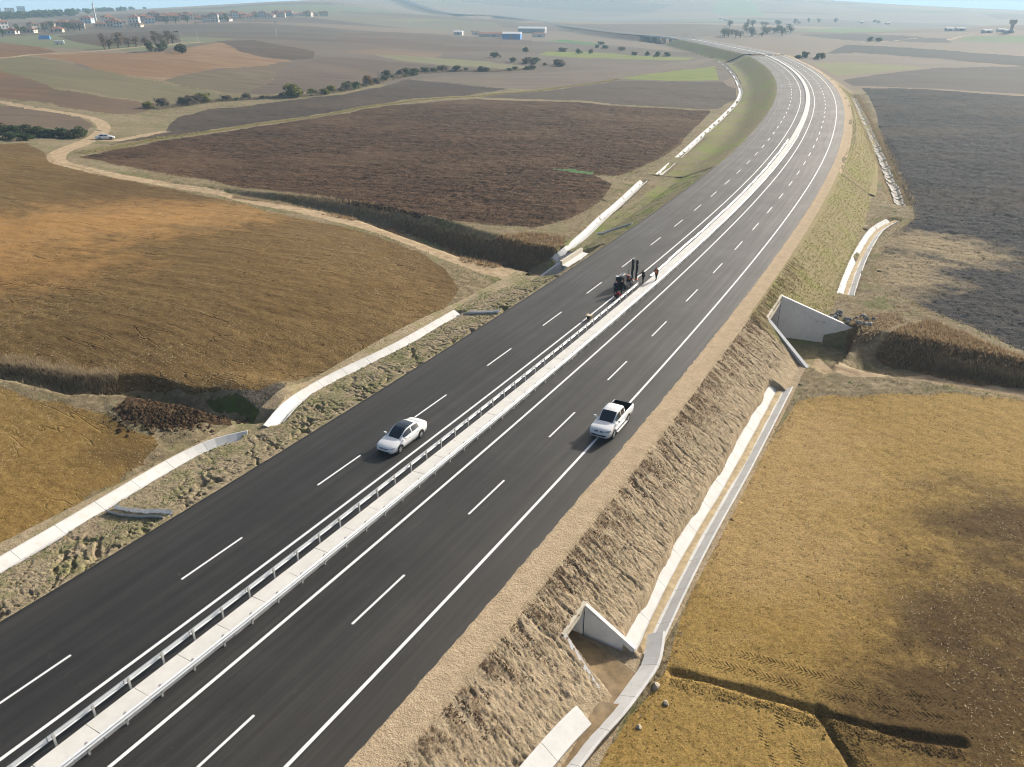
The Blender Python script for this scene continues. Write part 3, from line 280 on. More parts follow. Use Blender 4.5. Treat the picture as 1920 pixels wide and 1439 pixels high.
def soil(name, dark, mid, light, ang=0.0, furrow=1.2, fstr=0.6, patch=0.03, alt=None, altamt=0.5, bump=0.6, fleck=None, warp=0.0, contrast=0.18, altlo=0.5, althi=0.62, grain=0.0, lines=0.0, blobs=()):
    """earth with furrows running along ang, clods, broad colour patches and pale flecks of straw"""
    n = NT(name); P = n.pos(rz=-ang); P0 = n.pos()
    if warp:
        wv = n.new('ShaderNodeTexNoise'); wv.inputs['Scale'].default_value = 0.012; wv.inputs['Detail'].default_value = 1; n.link(P0, wv.inputs['Vector'])
        s1 = n.new('ShaderNodeVectorMath', operation='SCALE'); n.link(wv.outputs['Color'], s1.inputs[0]); s1.inputs['Scale'].default_value = warp
        ad = n.new('ShaderNodeVectorMath', operation='ADD'); n.link(P, ad.inputs[0]); n.link(s1.outputs[0], ad.inputs[1]); P = ad.outputs[0]
    mp = n.new('ShaderNodeMapping'); mp.inputs['Scale'].default_value = (0.06, 1.0, 1.0); n.link(P, mp.inputs[0])
    fur = n.noise(mp.outputs[0], furrow, 3, 0.6); clod = n.noise(P0, 2.2, 5, 0.7); fine = n.noise(P0, 9.0, 3, 0.7); big = n.noise(P0, patch, 3, 0.55)
    v = n.math('ADD', n.math('MULTIPLY', fur, fstr), n.math('MULTIPLY', clod, 1 - fstr * 0.6))
    v = n.math('ADD', v, n.math('MULTIPLY', n.math('SUBTRACT', fine, 0.5), 0.35))
    c0 = 0.5 * fstr + 0.5 * (1 - fstr * 0.6)
    col = n.ramp(v, [(max(c0 - contrast, 0), dark), (c0, mid), (min(c0 + contrast, 1), light)])
    if alt: col = n.mix(n.math('MULTIPLY', n.ramp(big, [(altlo, 0.0), (althi, 1.0)]), altamt), col, alt)
    for (bx_, by_, rx_, ry_, bc, ba) in blobs:
        m1 = n.new('ShaderNodeVectorMath', operation='SUBTRACT'); n.link(P0, m1.inputs[0]); m1.inputs[1].default_value = (bx_, by_, 0)
        m2 = n.new('ShaderNodeVectorMath', operation='MULTIPLY'); n.link(m1.outputs[0], m2.inputs[0]); m2.inputs[1].default_value = (1 / rx_, 1 / ry_, 0)
        m3 = n.new('ShaderNodeVectorMath', operation='LENGTH'); n.link(m2.outputs[0], m3.inputs[0])
        d_ = n.math('ADD', m3.outputs['Value'], n.math('MULTIPLY', n.math('SUBTRACT', n.noise(P0, 0.22, 8, 0.75), 0.5), 2.0))
        col = n.mix(n.math('MULTIPLY', n.ramp(d_, [(0.35, 1.0), (1.0, 0.0)]), ba), col, n.mix(n.math('MULTIPLY', v, 1.0), sc(bc, 0.6), sc(bc, 1.4)))
    nrm = n.bump(v, bump, 0.35)
    if grain:
        g1 = n.noise(P0, 6.5, 3, 0.8); g2 = n.noise(P0, 11.0, 2, 0.7); gm = n.math('ADD', n.math('MULTIPLY', g1, 0.65), n.math('MULTIPLY', g2, 0.35))
        f_ = n.ramp(gm, [(0.36, 1 - grain), (0.50, 1.0), (0.62, 1 + grain * 0.6)])  # soil grain; its dark specks paint in the self-shadow of small pits and clods
        col = n.mix(1.0, col, f_, 'MULTIPLY'); nrm = n.bump(gm, 0.6, 0.08, nrm)
    if lines:
        ml = n.new('ShaderNodeMapping'); ml.inputs['Scale'].default_value = (0.010, 1.0, 1.0); n.link(P, ml.inputs[0]); ln = n.noise(ml.outputs[0], 0.85, 1, 0.4)
        rg = n.ramp(ln, [(0.485, 0.0), (0.5, 1.0), (0.515, 0.0)]); br = n.ramp(n.noise(P0, 0.11, 3, 0.6), [(0.42, 0.0), (0.55, 1.0)]); k_ = n.math('MULTIPLY', rg, br)
        nrm = n.bump(n.math('MULTIPLY', k_, -1.0), lines * 0.6, 0.25, nrm); col = n.mix(n.math('MULTIPLY', k_, 0.35), col, dark)
    if fleck:
        ch = n.noise(P0, 5.5, 2, 0.8); f2 = n.math('MULTIPLY', n.ramp(ch, [(0.62, 0.0), (0.68, 1.0)]), n.ramp(n.noise(P0, 0.05, 2), [(0.4, 0.15), (0.6, 0.9)]))
        col = n.mix(f2, col, fleck)
    return n.done(col, 0.95, 0.08, nrm)
def ground_mat(name, base, dry, green, gamt=0.5, gsc=0.25, bump=0.6):
    n = NT(name); P = n.pos(); a = n.noise(P, 1.3, 6, 0.7); b = n.noise(P, gsc, 4, 0.6); c = n.noise(P, 6.0, 4, 0.7); d = n.noise(P, 0.06, 3)
    col = n.ramp(a, [(0.3, sc(base, 0.62)), (0.48, base), (0.68, dry)])
    g = n.math('MULTIPLY', n.ramp(b, [(0.50, 0.0), (0.60, 1.0)]), gamt)
    col = n.mix(g, col, n.mix(c, sc(green, 0.6), sc(green, 1.4)))
    col = n.mix(n.math('MULTIPLY', n.ramp(d, [(0.4, 0.0), (0.65, 0.5)]), 1.0), col, n.mix(c, sc(dry, 0.7), dry))
    return n.done(col, 0.95, 0.08, n.bump(n.math('ADD', a, n.math('MULTIPLY', c, 0.4)), bump, 0.25))
A = math.radians
M = {}
OR_, DK_, PA_ = (0.30, 0.165, 0.055), (0.055, 0.032, 0.013), (0.33, 0.225, 0.10)
M['hill'] = soil('hill_soil', (0.082, 0.049, 0.017), (0.128, 0.080, 0.028), (0.175, 0.115, 0.045), ang=A(-20), furrow=1.1, fstr=0.7, patch=0.017, alt=(0.075, 0.042, 0.017), altamt=0.6, fleck=(0.36, 0.30, 0.18), warp=30, bump=0.3, contrast=0.18, altlo=0.5, althi=0.66, grain=0.45, lines=1.0, blobs=[(x, y, 24, 15, OR_, 0.55) for x, y in WP['blob_hill']])
M['ochre_left'] = soil('ochre_soil', (0.125, 0.077, 0.022), (0.195, 0.124, 0.038), (0.245, 0.162, 0.055), ang=A(-30), furrow=1.3, fstr=0.45, patch=0.05, alt=(0.075, 0.045, 0.016), altamt=0.75, fleck=(0.38, 0.32, 0.18), warp=12, bump=0.15, grain=0.5, lines=0.6)
M['ochre'] = soil('ochre_field_soil', (0.20, 0.130, 0.040), (0.268, 0.178, 0.056), (0.305, 0.207, 0.068), ang=A(60), furrow=1.5, fstr=0.25, patch=0.028, alt=(0.19, 0.112, 0.024), altamt=0.6, fleck=None, warp=10, bump=0.08, altlo=0.48, althi=0.70, grain=0.5, blobs=[(x, y, 10, 8, DK_, 0.85) for x, y in WP['blob_ochre']] + [(x, y, 9, 12, PA_, 0.6) for x, y in WP['blob_ochre_pale']])
M['dug'] = soil('dug_earth', (0.028, 0.016, 0.009), (0.075, 0.045, 0.024), (0.15, 0.10, 0.055), furrow=1.0, fstr=0.1, bump=1.0, grain=0.5)
M['mound'] = soil('mound_earth', (0.05, 0.042, 0.033), (0.10, 0.085, 0.066), (0.16, 0.14, 0.11), furrow=1.0, fstr=0.2, bump=0.8, grain=0.4)
M['dark'] = soil('dark_soil', (0.014, 0.0075, 0.0045), (0.056, 0.029, 0.0150), (0.15, 0.088, 0.046), ang=A(-14), furrow=1.1, fstr=0.5, patch=0.02, alt=(0.125, 0.077, 0.043), altamt=0.55, bump=1.0, contrast=0.13, grain=0.5, fleck=(0.20, 0.15, 0.095), lines=0.8)
M['grey'] = soil('grey_soil', (0.05, 0.038, 0.03), (0.085, 0.065, 0.05), (0.12, 0.093, 0.072), ang=A(-8), furrow=0.9, fstr=0.5, patch=0.02, bump=0.5)
M['darkgrey'] = soil('dark_grey_soil', (0.03, 0.022, 0.017), (0.06, 0.044, 0.033), (0.085, 0.063, 0.047), ang=A(10), furrow=0.8, fstr=0.5, patch=0.012, alt=(0.10, 0.07, 0.047), altamt=0.5, bump=0.5)
M['greylight'] = soil('pale_fallow_soil', (0.10, 0.08, 0.06), (0.15, 0.12, 0.09), (0.19, 0.155, 0.118), ang=A(5), furrow=0.5, fstr=0.5, patch=0.01, bump=0.4)
M['greydark2'] = soil('grey_brown_soil', (0.07, 0.052, 0.04), (0.108, 0.08, 0.06), (0.14, 0.105, 0.078), ang=A(15), furrow=0.3, fstr=0.6, patch=0.006, alt=(0.16, 0.115, 0.08), altamt=0.6, bump=0.3)
M['darkgrey2'] = soil('umber_soil', (0.055, 0.04, 0.03), (0.085, 0.062, 0.045), (0.115, 0.084, 0.06), ang=A(0), furrow=0.25, fstr=0.6, patch=0.006, bump=0.3)
M['red'] = soil('red_soil', (0.10, 0.058, 0.032), (0.155, 0.088, 0.046), (0.20, 0.125, 0.072), ang=A(-10), furrow=0.35, fstr=0.7, patch=0.008, alt=(0.105, 0.078, 0.055), altamt=0.7, bump=0.3, warp=30)
M['brown2'] = soil('brown_soil', (0.085, 0.06, 0.04), (0.125, 0.09, 0.06), (0.155, 0.115, 0.08), ang=A(-5), furrow=0.5, fstr=0.5, patch=0.01, bump=0.4)
M['olive'] = soil('olive_fallow', (0.10, 0.088, 0.045), (0.145, 0.13, 0.068), (0.18, 0.16, 0.09), ang=A(-25), furrow=0.3, fstr=0.6, patch=0.008, alt=(0.15, 0.12, 0.075), altamt=0.6, bump=0.3)
M['orange'] = soil('orange_fallow', (0.16, 0.10, 0.055), (0.22, 0.142, 0.082), (0.28, 0.195, 0.12), ang=A(-12), furrow=0.25, fstr=0.8, patch=0.006, alt=(0.19, 0.105, 0.05), altamt=0.7, bump=0.3, warp=40)
M['brownolive'] = soil('brown_olive_soil', (0.09, 0.068, 0.045), (0.13, 0.098, 0.064), (0.17, 0.132, 0.088), ang=A(-15), furrow=0.25, fstr=0.7, patch=0.007, alt=(0.12, 0.11, 0.06), altamt=0.6, bump=0.3, warp=30)
M['reddish'] = soil('reddish_fallow', (0.12, 0.085, 0.062), (0.17, 0.118, 0.082), (0.21, 0.15, 0.105), ang=A(0), furrow=0.15, fstr=0.7, patch=0.004, bump=0.3)
M['darkblue'] = soil('black_clod_soil', (0.012, 0.0135, 0.017), (0.028, 0.0285, 0.032), (0.068, 0.062, 0.056), ang=A(-18), furrow=0.9, fstr=0.5, patch=0.03, alt=(0.065, 0.05, 0.038), altamt=0.5, fleck=(0.19, 0.165, 0.12), bump=1.0, contrast=0.15, grain=0.5, lines=0.5, blobs=[(x, y, 9, 12, (0.26, 0.205, 0.12), 0.95) for x, y in WP['blob_dry']])
M['darkblue2'] = soil('dark_far_soil', (0.028, 0.026, 0.026), (0.045, 0.04, 0.037), (0.065, 0.056, 0.05), ang=A(-15), furrow=0.4, fstr=0.5, patch=0.006, bump=0.4)
M['greyblue'] = soil('slate_soil', (0.045, 0.04, 0.037), (0.072, 0.062, 0.055), (0.10, 0.085, 0.073), ang=A(-12), furrow=0.4, fstr=0.5, patch=0.008, bump=0.4)
M['tan'] = soil('tan_fallow', (0.12, 0.10, 0.08), (0.165, 0.135, 0.105), (0.20, 0.165, 0.13), ang=A(-15), furrow=0.3, fstr=0.6, patch=0.006, bump=0.3)
M['green'] = soil('young_crop', (0.10, 0.125, 0.025), (0.16, 0.19, 0.04), (0.20, 0.22, 0.06), ang=A(20), furrow=0.5, fstr=0.6, patch=0.015, alt=(0.17, 0.16, 0.075), altamt=0.6, bump=0.3)
M['green2'] = soil('bright_crop', (0.05, 0.12, 0.04), (0.07, 0.15, 0.05), (0.09, 0.18, 0.06), ang=0, furrow=0.3, fstr=0.5, patch=0.01, bump=0.3)
M['green3'] = soil('far_crop', (0.08, 0.12, 0.05), (0.11, 0.155, 0.065), (0.14, 0.18, 0.08), ang=0, furrow=0.15, fstr=0.5, patch=0.01, bump=0.2)
M['green4'] = soil('hill_pasture', (0.11, 0.15, 0.07), (0.14, 0.18, 0.09), (0.17, 0.20, 0.10), ang=0, furrow=0.05, fstr=0.5, patch=0.002, bump=0.2)
M['palegreen'] = soil('pale_green_fallow', (0.135, 0.125, 0.07), (0.17, 0.16, 0.09), (0.20, 0.185, 0.11), ang=0, furrow=0.2, fstr=0.5, patch=0.006, alt=(0.17, 0.185, 0.07), altamt=0.7, bump=0.2)
M['palegreen2'] = soil('thin_crop', (0.13, 0.14, 0.06), (0.17, 0.175, 0.075), (0.21, 0.195, 0.11), ang=A(-30), furrow=0.4, fstr=0.5, patch=0.02, alt=(0.17, 0.15, 0.11), altamt=0.8, bump=0.2)
def track_mat():
    n = NT('dirt_track_earth'); P = n.pos(); a = n.noise(P, 0.9, 5, 0.65); b = n.noise(P, 6, 3, 0.7)
    col = n.ramp(a, [(0.3, (0.22, 0.155, 0.09)), (0.5, (0.34, 0.255, 0.155)), (0.7, (0.43, 0.335, 0.215))])
    return n.done(n.mix(n.ramp(b, [(0.55, 0.0), (0.75, 0.35)]), col, (0.18, 0.12, 0.07)), 0.95, 0.1, n.bump(a, 0.5, 0.2))
M['track'] = track_mat()
M['lush'] = ground_mat('lush_grass', (0.07, 0.085, 0.02), (0.13, 0.13, 0.045), (0.06, 0.13, 0.012), 0.9, 0.6)
M['ground'] = ground_mat('verge_earth', (0.165, 0.128, 0.072), (0.30, 0.245, 0.15), (0.085, 0.11, 0.025), 0.55, 0.22)
M['bank'] = ground_mat('bank_scrub', (0.15, 0.095, 0.05), (0.26, 0.175, 0.09), (0.075, 0.066, 0.045), 0.6, 0.25, 0.9)
def far_mat():
    """distant land: a patchwork of strip fields"""
    n = NT('far_land'); P = n.pos(scale=(0.0022, 0.0042, 0), rz=A(20)); v = n.new('ShaderNodeTexVoronoi'); v.inputs['Scale'].default_value = 1.0; n.link(P, v.inputs['Vector'])
    v.inputs['Randomness'].default_value = 0.8
    bw = n.new('ShaderNodeSeparateColor'); n.link(v.outputs['Color'], bw.inputs[0])
    col = n.ramp(bw.outputs[0], [(0.0, (0.085, 0.066, 0.050)), (0.2, (0.17, 0.128, 0.090)), (0.42, (0.145, 0.132, 0.080)), (0.52, (0.20, 0.155, 0.108)), (0.7, (0.11, 0.086, 0.066)), (0.88, (0.13, 0.150, 0.075)), (0.95, (0.18, 0.132, 0.092))], 'CONSTANT')
    a = n.noise(n.pos(), 0.01, 5, 0.6); col = n.mix(n.ramp(a, [(0.35, 0.0), (0.7, 0.55)]), col, (0.16, 0.13, 0.10))
    return n.done(col, 0.95, 0.1)
M['far'] = far_mat()
def asphalt():
    n = NT('asphalt'); U = n.pos(scale=(0.05, 1.6, 1), uv=True); a = n.noise(U, 1.0, 4, 0.6); P = n.pos(); b = n.noise(P, 30, 3, 0.8); c = n.noise(P, 0.12, 4, 0.6); d = n.noise(P, 1.5, 5, 0.75)
    v = n.math('ADD', n.math('MULTIPLY', a, 0.55), n.math('MULTIPLY', c, 0.45))
    col = n.ramp(v, [(0.36, (0.0110, 0.0102, 0.0090)), (0.5, (0.0205, 0.0189, 0.0167)), (0.64, (0.041, 0.0375, 0.0325))])
    col = n.mix(n.ramp(b, [(0.5, 0.0), (0.75, 0.4)]), col, (0.085, 0.078, 0.068)); col = n.mix(n.ramp(d, [(0.62, 0.0), (0.8, 0.35)]), col, (0.14, 0.122, 0.095))
    uvn = n.new('ShaderNodeUVMap'); sx = n.new('ShaderNodeSeparateXYZ'); n.link(uvn.outputs[0], sx.inputs[0]); tt = n.math('ADD', sx.outputs[1], n.math('MULTIPLY', n.math('SUBTRACT', c, 0.5), 4.0))
    col = n.mix(n.math('MULTIPLY', n.ramp(n.math('MULTIPLY', n.math('ADD', tt, 13.0), 1 / 26.0), [(0.0, 0.9), (0.16, 0.0), (0.62, 0.0), (0.86, 0.75), (1.0, 1.0)]), n.ramp(a, [(0.3, 0.25), (0.7, 0.75)])), col, (0.060, 0.053, 0.043))
    lanes = n.ramp(n.math('ADD', n.math('MULTIPLY', n.math('FRACT', n.math('MULTIPLY', n.math('ADD', sx.outputs[1], 12.66), 1 / 3.49)), 1.0), 0.0), [(0.0, 0.35), (0.015, 0.0), (0.18, 0.0), (0.28, 0.5), (0.38, 0.05), (0.62, 0.05), (0.72, 0.5), (0.82, 0.0), (0.985, 0.0), (1.0, 0.35)])
    col = n.mix(n.math('MULTIPLY', lanes, n.ramp(a, [(0.3, 0.1), (0.7, 0.7)])), col, (0.017, 0.016, 0.015))
    sp = n.noise(P, 3.2, 2, 0.9); col = n.mix(n.ramp(sp, [(0.74, 0.0), (0.78, 0.6)]), col, (0.20, 0.19, 0.17))
    U2 = n.pos(scale=(0.035, 0.9, 1), uv=True); sk = n.noise(U2, 3.0, 2, 0.5); col = n.mix(n.ramp(sk, [(0.6, 0.0), (0.75, 0.3)]), col, (0.022, 0.021, 0.021))
    return n.done(col, n.ramp(v, [(0.36, 0.68), (0.64, 0.5)]), 0.34, n.bump(b, 0.35, 0.02))
M['asphalt'] = asphalt()
def simple(name, col, rough=0.6, spec=0.3, metal=0.0, var=0.12, vs_=3.0, bump=0.0):
    n = NT(name); P = n.pos(); a = n.noise(P, vs_, 4, 0.6)
    c = n.ramp(a, [(0.3, sc(col, 1 - var)), (0.7, sc(col, 1 + var))])
    return n.done(c, rough, spec, n.bump(a, bump, 0.05) if bump else None, metal)
def paint_mat():
    n = NT('road_paint'); P = n.pos(); a = n.noise(P, 14, 4, 0.75)
    return n.done(n.ramp(a, [(0.28, (0.30, 0.29, 0.28)), (0.40, (0.72, 0.72, 0.71)), (0.7, (0.80, 0.80, 0.79))]), 0.6, 0.3)
M['paint'] = paint_mat()
def concrete(name, col, stain, amt=0.5):
    n = NT(name); P = n.pos(); a = n.noise(P, 0.8, 5, 0.65); b = n.noise(P, 12, 3, 0.7)
    c = n.ramp(a, [(0.3, sc(col, 0.86)), (0.6, col)]); c = n.mix(n.ramp(n.noise(P, 1.7, 5, 0.7), [(0.52, 0.0), (0.72, amt)]), c, stain); c = n.mix(n.math('MULTIPLY', b, 0.18), c, sc(col, 0.7))
    return n.done(c, 0.85, 0.25, n.bump(b, 0.25, 0.02))
M['concrete'] = concrete('pale_concrete', (0.62, 0.61, 0.58), (0.48, 0.43, 0.34))
M['slab'] = concrete('median_concrete', (0.66, 0.645, 0.60), (0.54, 0.49, 0.40), 0.4)
M['old_concrete'] = concrete('old_concrete', (0.36, 0.34, 0.30), (0.22, 0.19, 0.15), 0.6)
M['wall'] = concrete('wing_wall_concrete', (0.70, 0.69, 0.67), (0.58, 0.55, 0.49), 0.4)
M['steel'] = simple('galvanised_steel', (0.68, 0.70, 0.71), 0.45, 0.5, 0.25, 0.08, 2.0)
M['post'] = simple('galvanised_post', (0.50, 0.50, 0.49), 0.5, 0.5, 0.5, 0.08)
M['bitumen'] = simple('bitumen_edge', (0.018, 0.017, 0.016), 0.8, 0.3, 0, 0.3, 2.0, 0.6)
def slope_mat(name, light, mid, dark, green, ga, crack=0.8, gs=0.4):
    n = NT(name); U = n.pos(scale=(1.0, 0.62, 1), uv=True); P = n.pos(); a = n.noise(U, 2.4, 6, 0.72); b = n.noise(P, gs, 6, 0.68); c = n.noise(P, 14, 3, 0.75); d = n.noise(P, 0.9, 5, 0.7)
    col = n.ramp(a, [(0.30, dark), (0.45, mid), (0.62, light)])
    col = n.mix(n.ramp(d, [(0.46, 0.0), (0.66, 0.75)]), col, n.mix(c, sc(mid, 0.55), mid))
    e_ = n.noise(P, 4.5, 4, 0.8); col = n.mix(n.ramp(e_, [(0.52, 0.0), (0.68, 0.6)]), col, dark); col = n.mix(n.ramp(n.noise(P, 8.0, 2, 0.8), [(0.6, 0.0), (0.72, 0.5)]), col, sc(light, 1.15))
    col = n.mix(n.math('MULTIPLY', n.ramp(b, [(0.48, 0.0), (0.6, 1.0)]), ga), col, n.mix(c, sc(green, 0.5), sc(green, 1.5)))
    col = n.mix(n.math('MULTIPLY', c, 0.3), col, sc(light, 1.05))
    U3 = n.pos(scale=(2.4, 0.8, 1), uv=True); cr = n.noise(U3, 1.4, 5, 0.7, 1.2); ck = n.ramp(cr, [(0.44, 1.0), (0.5, 0.0), (0.56, 1.0)])
    cl = n.noise(P, 5.5, 4, 0.75)
    return n.done(col, 0.95, 0.08, n.bump(cl, 1.0, 0.11, n.bump(n.math('MULTIPLY', ck, crack), 0.5, 0.05, n.bump(a, 0.4, 0.06))))
M['slopeR'] = slope_mat('sandy_slope', (0.47, 0.375, 0.25), (0.36, 0.275, 0.175), (0.17, 0.118, 0.074), (0.10, 0.11, 0.03), 0.12)
M['slopeR2'] = slope_mat('grassy_slope', (0.34, 0.275, 0.155), (0.235, 0.195, 0.09), (0.125, 0.092, 0.05), (0.19, 0.20, 0.045), 0.65, 0.5, 0.16)
M['slopeL'] = slope_mat('verge_slope', (0.42, 0.345, 0.225), (0.30, 0.235, 0.145), (0.13, 0.088, 0.052), (0.13, 0.155, 0.035), 0.5)
M['slopeL2'] = slope_mat('green_slope', (0.27, 0.235, 0.135), (0.185, 0.155, 0.08), (0.10, 0.078, 0.045), (0.17, 0.215, 0.04), 0.9, 0.5, 0.13)
M['shoulder'] = slope_mat('sand_shoulder', (0.47, 0.365, 0.24), (0.42, 0.32, 0.205), (0.33, 0.245, 0.155), (0.3, 0.23, 0.15), 0.0, 0.05)
# ---------------------------------------------------------------- terrain: one conforming polar mesh cut into fields
def resample(P, closed=True, jit=0.0, seed=0):
    P = np.array(P, float); out = []
    n = len(P) if closed else len(P) - 1
    for i in range(n):
        a, b = P[i], P[(i + 1) % len(P)]; L = np.hypot(*(b - a)); r = min(max(np.hypot(*((a + b) / 2)), 20), 3000); st = max(r * 0.012, 0.5); k = max(1, min(60, int(L / st)))
        for j in range(k): out.append(a + (b - a) * j / k)
    if not closed: out.append(P[-1])
    out = np.array(out); r = np.clip(np.hypot(out[:, 0], out[:, 1]), 20, 1500)
    f = r * 0.012
    out[:, 0] += jit * f * fbm(out[:, 0] / (f * 3), out[:, 1] / (f * 3), 3, seed) * 2; out[:, 1] += jit * f * fbm(out[:, 0] / (f * 3) + 50, out[:, 1] / (f * 3), 3, seed + 5) * 2
    return out
def buffer_line(P, w):
    P = _cr(np.array(P, float), 4); t = np.gradient(P, axis=0); t /= np.linalg.norm(t, axis=1)[:, None] + 1e-9
    nrm = np.stack([-t[:, 1], t[:, 0]], 1); wob = 1 + 0.25 * fbm(np.arange(len(P)) * 0.37, np.zeros(len(P)) + w, 2, 4)[:, None]
    return np.concatenate([P + nrm * w * wob, (P - nrm * w * wob)[::-1]])
CS0, CS1, CTL, CTR = 6.0, 184.0, -20.6, 20.3
ss = np.arange(CS0, CS1 + 0.1, 2.0)
corr = np.concatenate([road_pt(ss, CTL)[:, :2], road_pt(ss, CTR)[::-1, :2]])
regs = [('corridor', 'corridor', corr)]
regs += [('dirt_track', 'track', buffer_line(P, w)) for P, w in TRACKS]
regs += [(n, k, resample(P, True, 1.1, i)) for i, (n, k, P) in enumerate(REGIONS)]
dth = 0.0046
ang = np.arange(A(-54), A(54), dth)
rad = [12.0]
while rad[-1] < 7800: rad.append(rad[-1] * (1 + np.interp(math.log(rad[-1]), [math.log(150), math.log(900), math.log(4000)], [0.0046, 0.009, 0.02])))
rad = np.array(rad)
Rg, Ag = np.meshgrid(rad, ang, indexing='ij'); nr, na = Rg.shape
gx = (Rg * np.sin(Ag)).ravel(); gy = (Rg * np.cos(Ag)).ravel()
def classify(x, y):
    reg = np.full(len(x), -1)
    for i in range(len(regs) - 1, -1, -1): reg[in_poly(x, y, regs[i][2])] = i
    return reg
rv = classify(gx, gy).reshape(nr, na)
bd = np.zeros((nr, na), bool)
d0 = rv[1:] != rv[:-1]; bd[1:] |= d0; bd[:-1] |= d0
d1 = rv[:, 1:] != rv[:, :-1]; bd[:, 1:] |= d1; bd[:, :-1] |= d1
ci = np.nonzero(bd.ravel())[0]
cx, cy = gx[ci], gy[ci]; bx, by, bdist = cx.copy(), cy.copy(), np.full(len(ci), 1e9)
for _, _, P in regs:
    Q = np.roll(P, -1, 0)
    pad = 0.012 * np.clip(np.hypot(P[:, 0], P[:, 1]).max(), 20, 4000)
    m = np.nonzero((cx > P[:, 0].min() - pad) & (cx < P[:, 0].max() + pad) & (cy > P[:, 1].min() - pad) & (cy < P[:, 1].max() + pad))[0]
    if not len(m): continue
    X, Y = cx[m], cy[m]; B = bdist[m].copy(); ox, oy = bx[m].copy(), by[m].copy()
    for a, b in zip(P, Q):
        dx, dy = b - a; L2 = dx * dx + dy * dy + 1e-12
        u = np.clip(((X - a[0]) * dx + (Y - a[1]) * dy) / L2, 0, 1); qx, qy = a[0] + u * dx, a[1] + u * dy; d = np.hypot(X - qx, Y - qy); w = d < B
        B[w] = d[w]; ox[w] = qx[w]; oy[w] = qy[w]
    bdist[m] = B; bx[m] = ox; by[m] = oy
cell = np.hypot(cx, cy) * dth; sn = bdist < cell * 0.62
gx[ci[sn]] = bx[sn]; gy[ci[sn]] = by[sn]
gz = height(gx, gy)
idx = np.arange(nr * na).reshape(nr, na)
F = np.stack([idx[:-1, :-1], idx[:-1, 1:], idx[1:, 1:], idx[1:, :-1]], -1).reshape(-1, 4)[:, ::-1]
fcx = gx[F].mean(1); fcy = gy[F].mean(1); fr = classify(fcx, fcy)
# plough relief inside the fields (none on shared borders)
REL = {'dark': 0.20, 'darkblue': 0.20, 'hill': 0.09, 'ochre': 0.05, 'ochre_left': 0.05, 'darkgrey': 0.12, 'grey': 0.12}
JIT = {'ochre': 0.017, 'hill': 0.022, 'ochre_left': 0.02, 'dark': 0.04, 'darkblue': 0.035}
rr_ = np.hypot(gx, gy); inner = ~bd.ravel(); rvf = rv.ravel()
for i, (n_, k_, P_) in enumerate(regs):
    if k_ in REL:
        m = inner & (rvf == i) & (rr_ < 420)
        if k_ == 'ochre': m &= road_st(gx, gy)[1] > 22 if False else True
        gz[m] += REL[k_] * 1.4 * fbm(gx[m] / 1.1, gy[m] / 1.1, 3, 31) + np.clip(rr_[m] / 60., .7, 3) * JIT.get(k_, 0.03) * rng.normal(0, 1, m.sum())
m = inner & (rvf == -1) & (rr_ < 260); gz[m] += 0.28 * fbm(gx[m] / 1.6, gy[m] / 1.6, 4, 17) + 0.03 * rng.normal(0, 1, m.sum())
GV = np.stack([gx, gy, gz], -1)
def sub_mesh(name, mask, mat, **k):
    f = F[mask]; u, inv = np.unique(f, return_inverse=True)
    return make(name, GV[u], inv.reshape(-1, 4).astype(np.int32), mat, smooth=True, **k)
frr = np.hypot(fcx, fcy)
for i, (n_, k_, P_) in enumerate(regs):
    if k_ == 'corridor': continue
    mk = fr == i
    if mk.sum(): sub_mesh(n_, mk, M[k_], kind='structure')
sub_mesh('ground', (fr == -1) & (frr < 420), M['ground'], kind='structure')
sub_mesh('hills', (fr == -1) & (frr >= 420), M['far'], kind='structure')
# ---------------------------------------------------------------- road strips
def strip(name, s, t, zf, mat, parent=None, steep=None, **k):
    """s, t 1D arrays; zf(S, T, X, Y) -> Z"""
    S, T = np.meshgrid(s, t, indexing='ij'); S = S.ravel(); T = T.ravel(); P = road_pt(S, T); Z = zf(S, T, P)
    V = np.stack([P[:, 0], P[:, 1], Z], -1); n, m_ = len(s), len(t); ix = np.arange(n * m_).reshape(n, m_)
    f = np.stack([ix[:-1, :-1], ix[:-1, 1:], ix[1:, 1:], ix[1:, :-1]], -1).reshape(-1, 4)[:, ::-1]
    if steep: zz = Z[f]; f = f[(zz.max(1) - zz.min(1)) < steep]
    return make(name, V, f.astype(np.int32), mat, parent, smooth=True, uv=np.stack([S, T], -1), **k)
sroad = np.concatenate([np.arange(0, 300, 3.0), np.arange(300, 900, 6.0), np.arange(900, 3000, 15.0)])
road = empty('highway', (0, 0, 0), kind='structure')
def flat(dz): return lambda S, T, P: road_z(S, T) + dz
strip('carriageway', sroad, np.array([-11.3, -8, -4, 0.0]), flat(0), M['asphalt'], road)
strip('carriageway', sroad, np.array([0.0, 4, 8, 11.6]), flat(0), M['asphalt'], road)
sl = np.arange(CS0, CS1, 0.25)
def bit(S, T, P): return np.where(T > -11.35, road_z(S, T) - 0.012, np.where(T > -11.7, road_z(S, T) - 0.07 + 0.06 * fbm(S * 1.3, T * 2, 3, 2), road_z(S, T) - 0.35))
strip('bitumen_edge', sl, np.array([-11.2, -11.34, -11.5, -11.66, -11.95]), bit, M['bitumen'], road)
def line(name, s0, s1, t, w=0.15, step=3.0, par=None):
    s = np.linspace(s0, s1, max(2, int((s1 - s0) / step) + 1)); return strip(name, s, np.array([t - w / 2, t + w / 2]), flat(0.006), M['paint'], par or road)
for t in (-2.34, 2.35, 9.26):
    line('edge_line', 0, 420, t, 0.20); line('edge_line', 420, 900, t, 0.26, 6)
line('edge_line', 150, 900, -9.3, 0.02, 6)
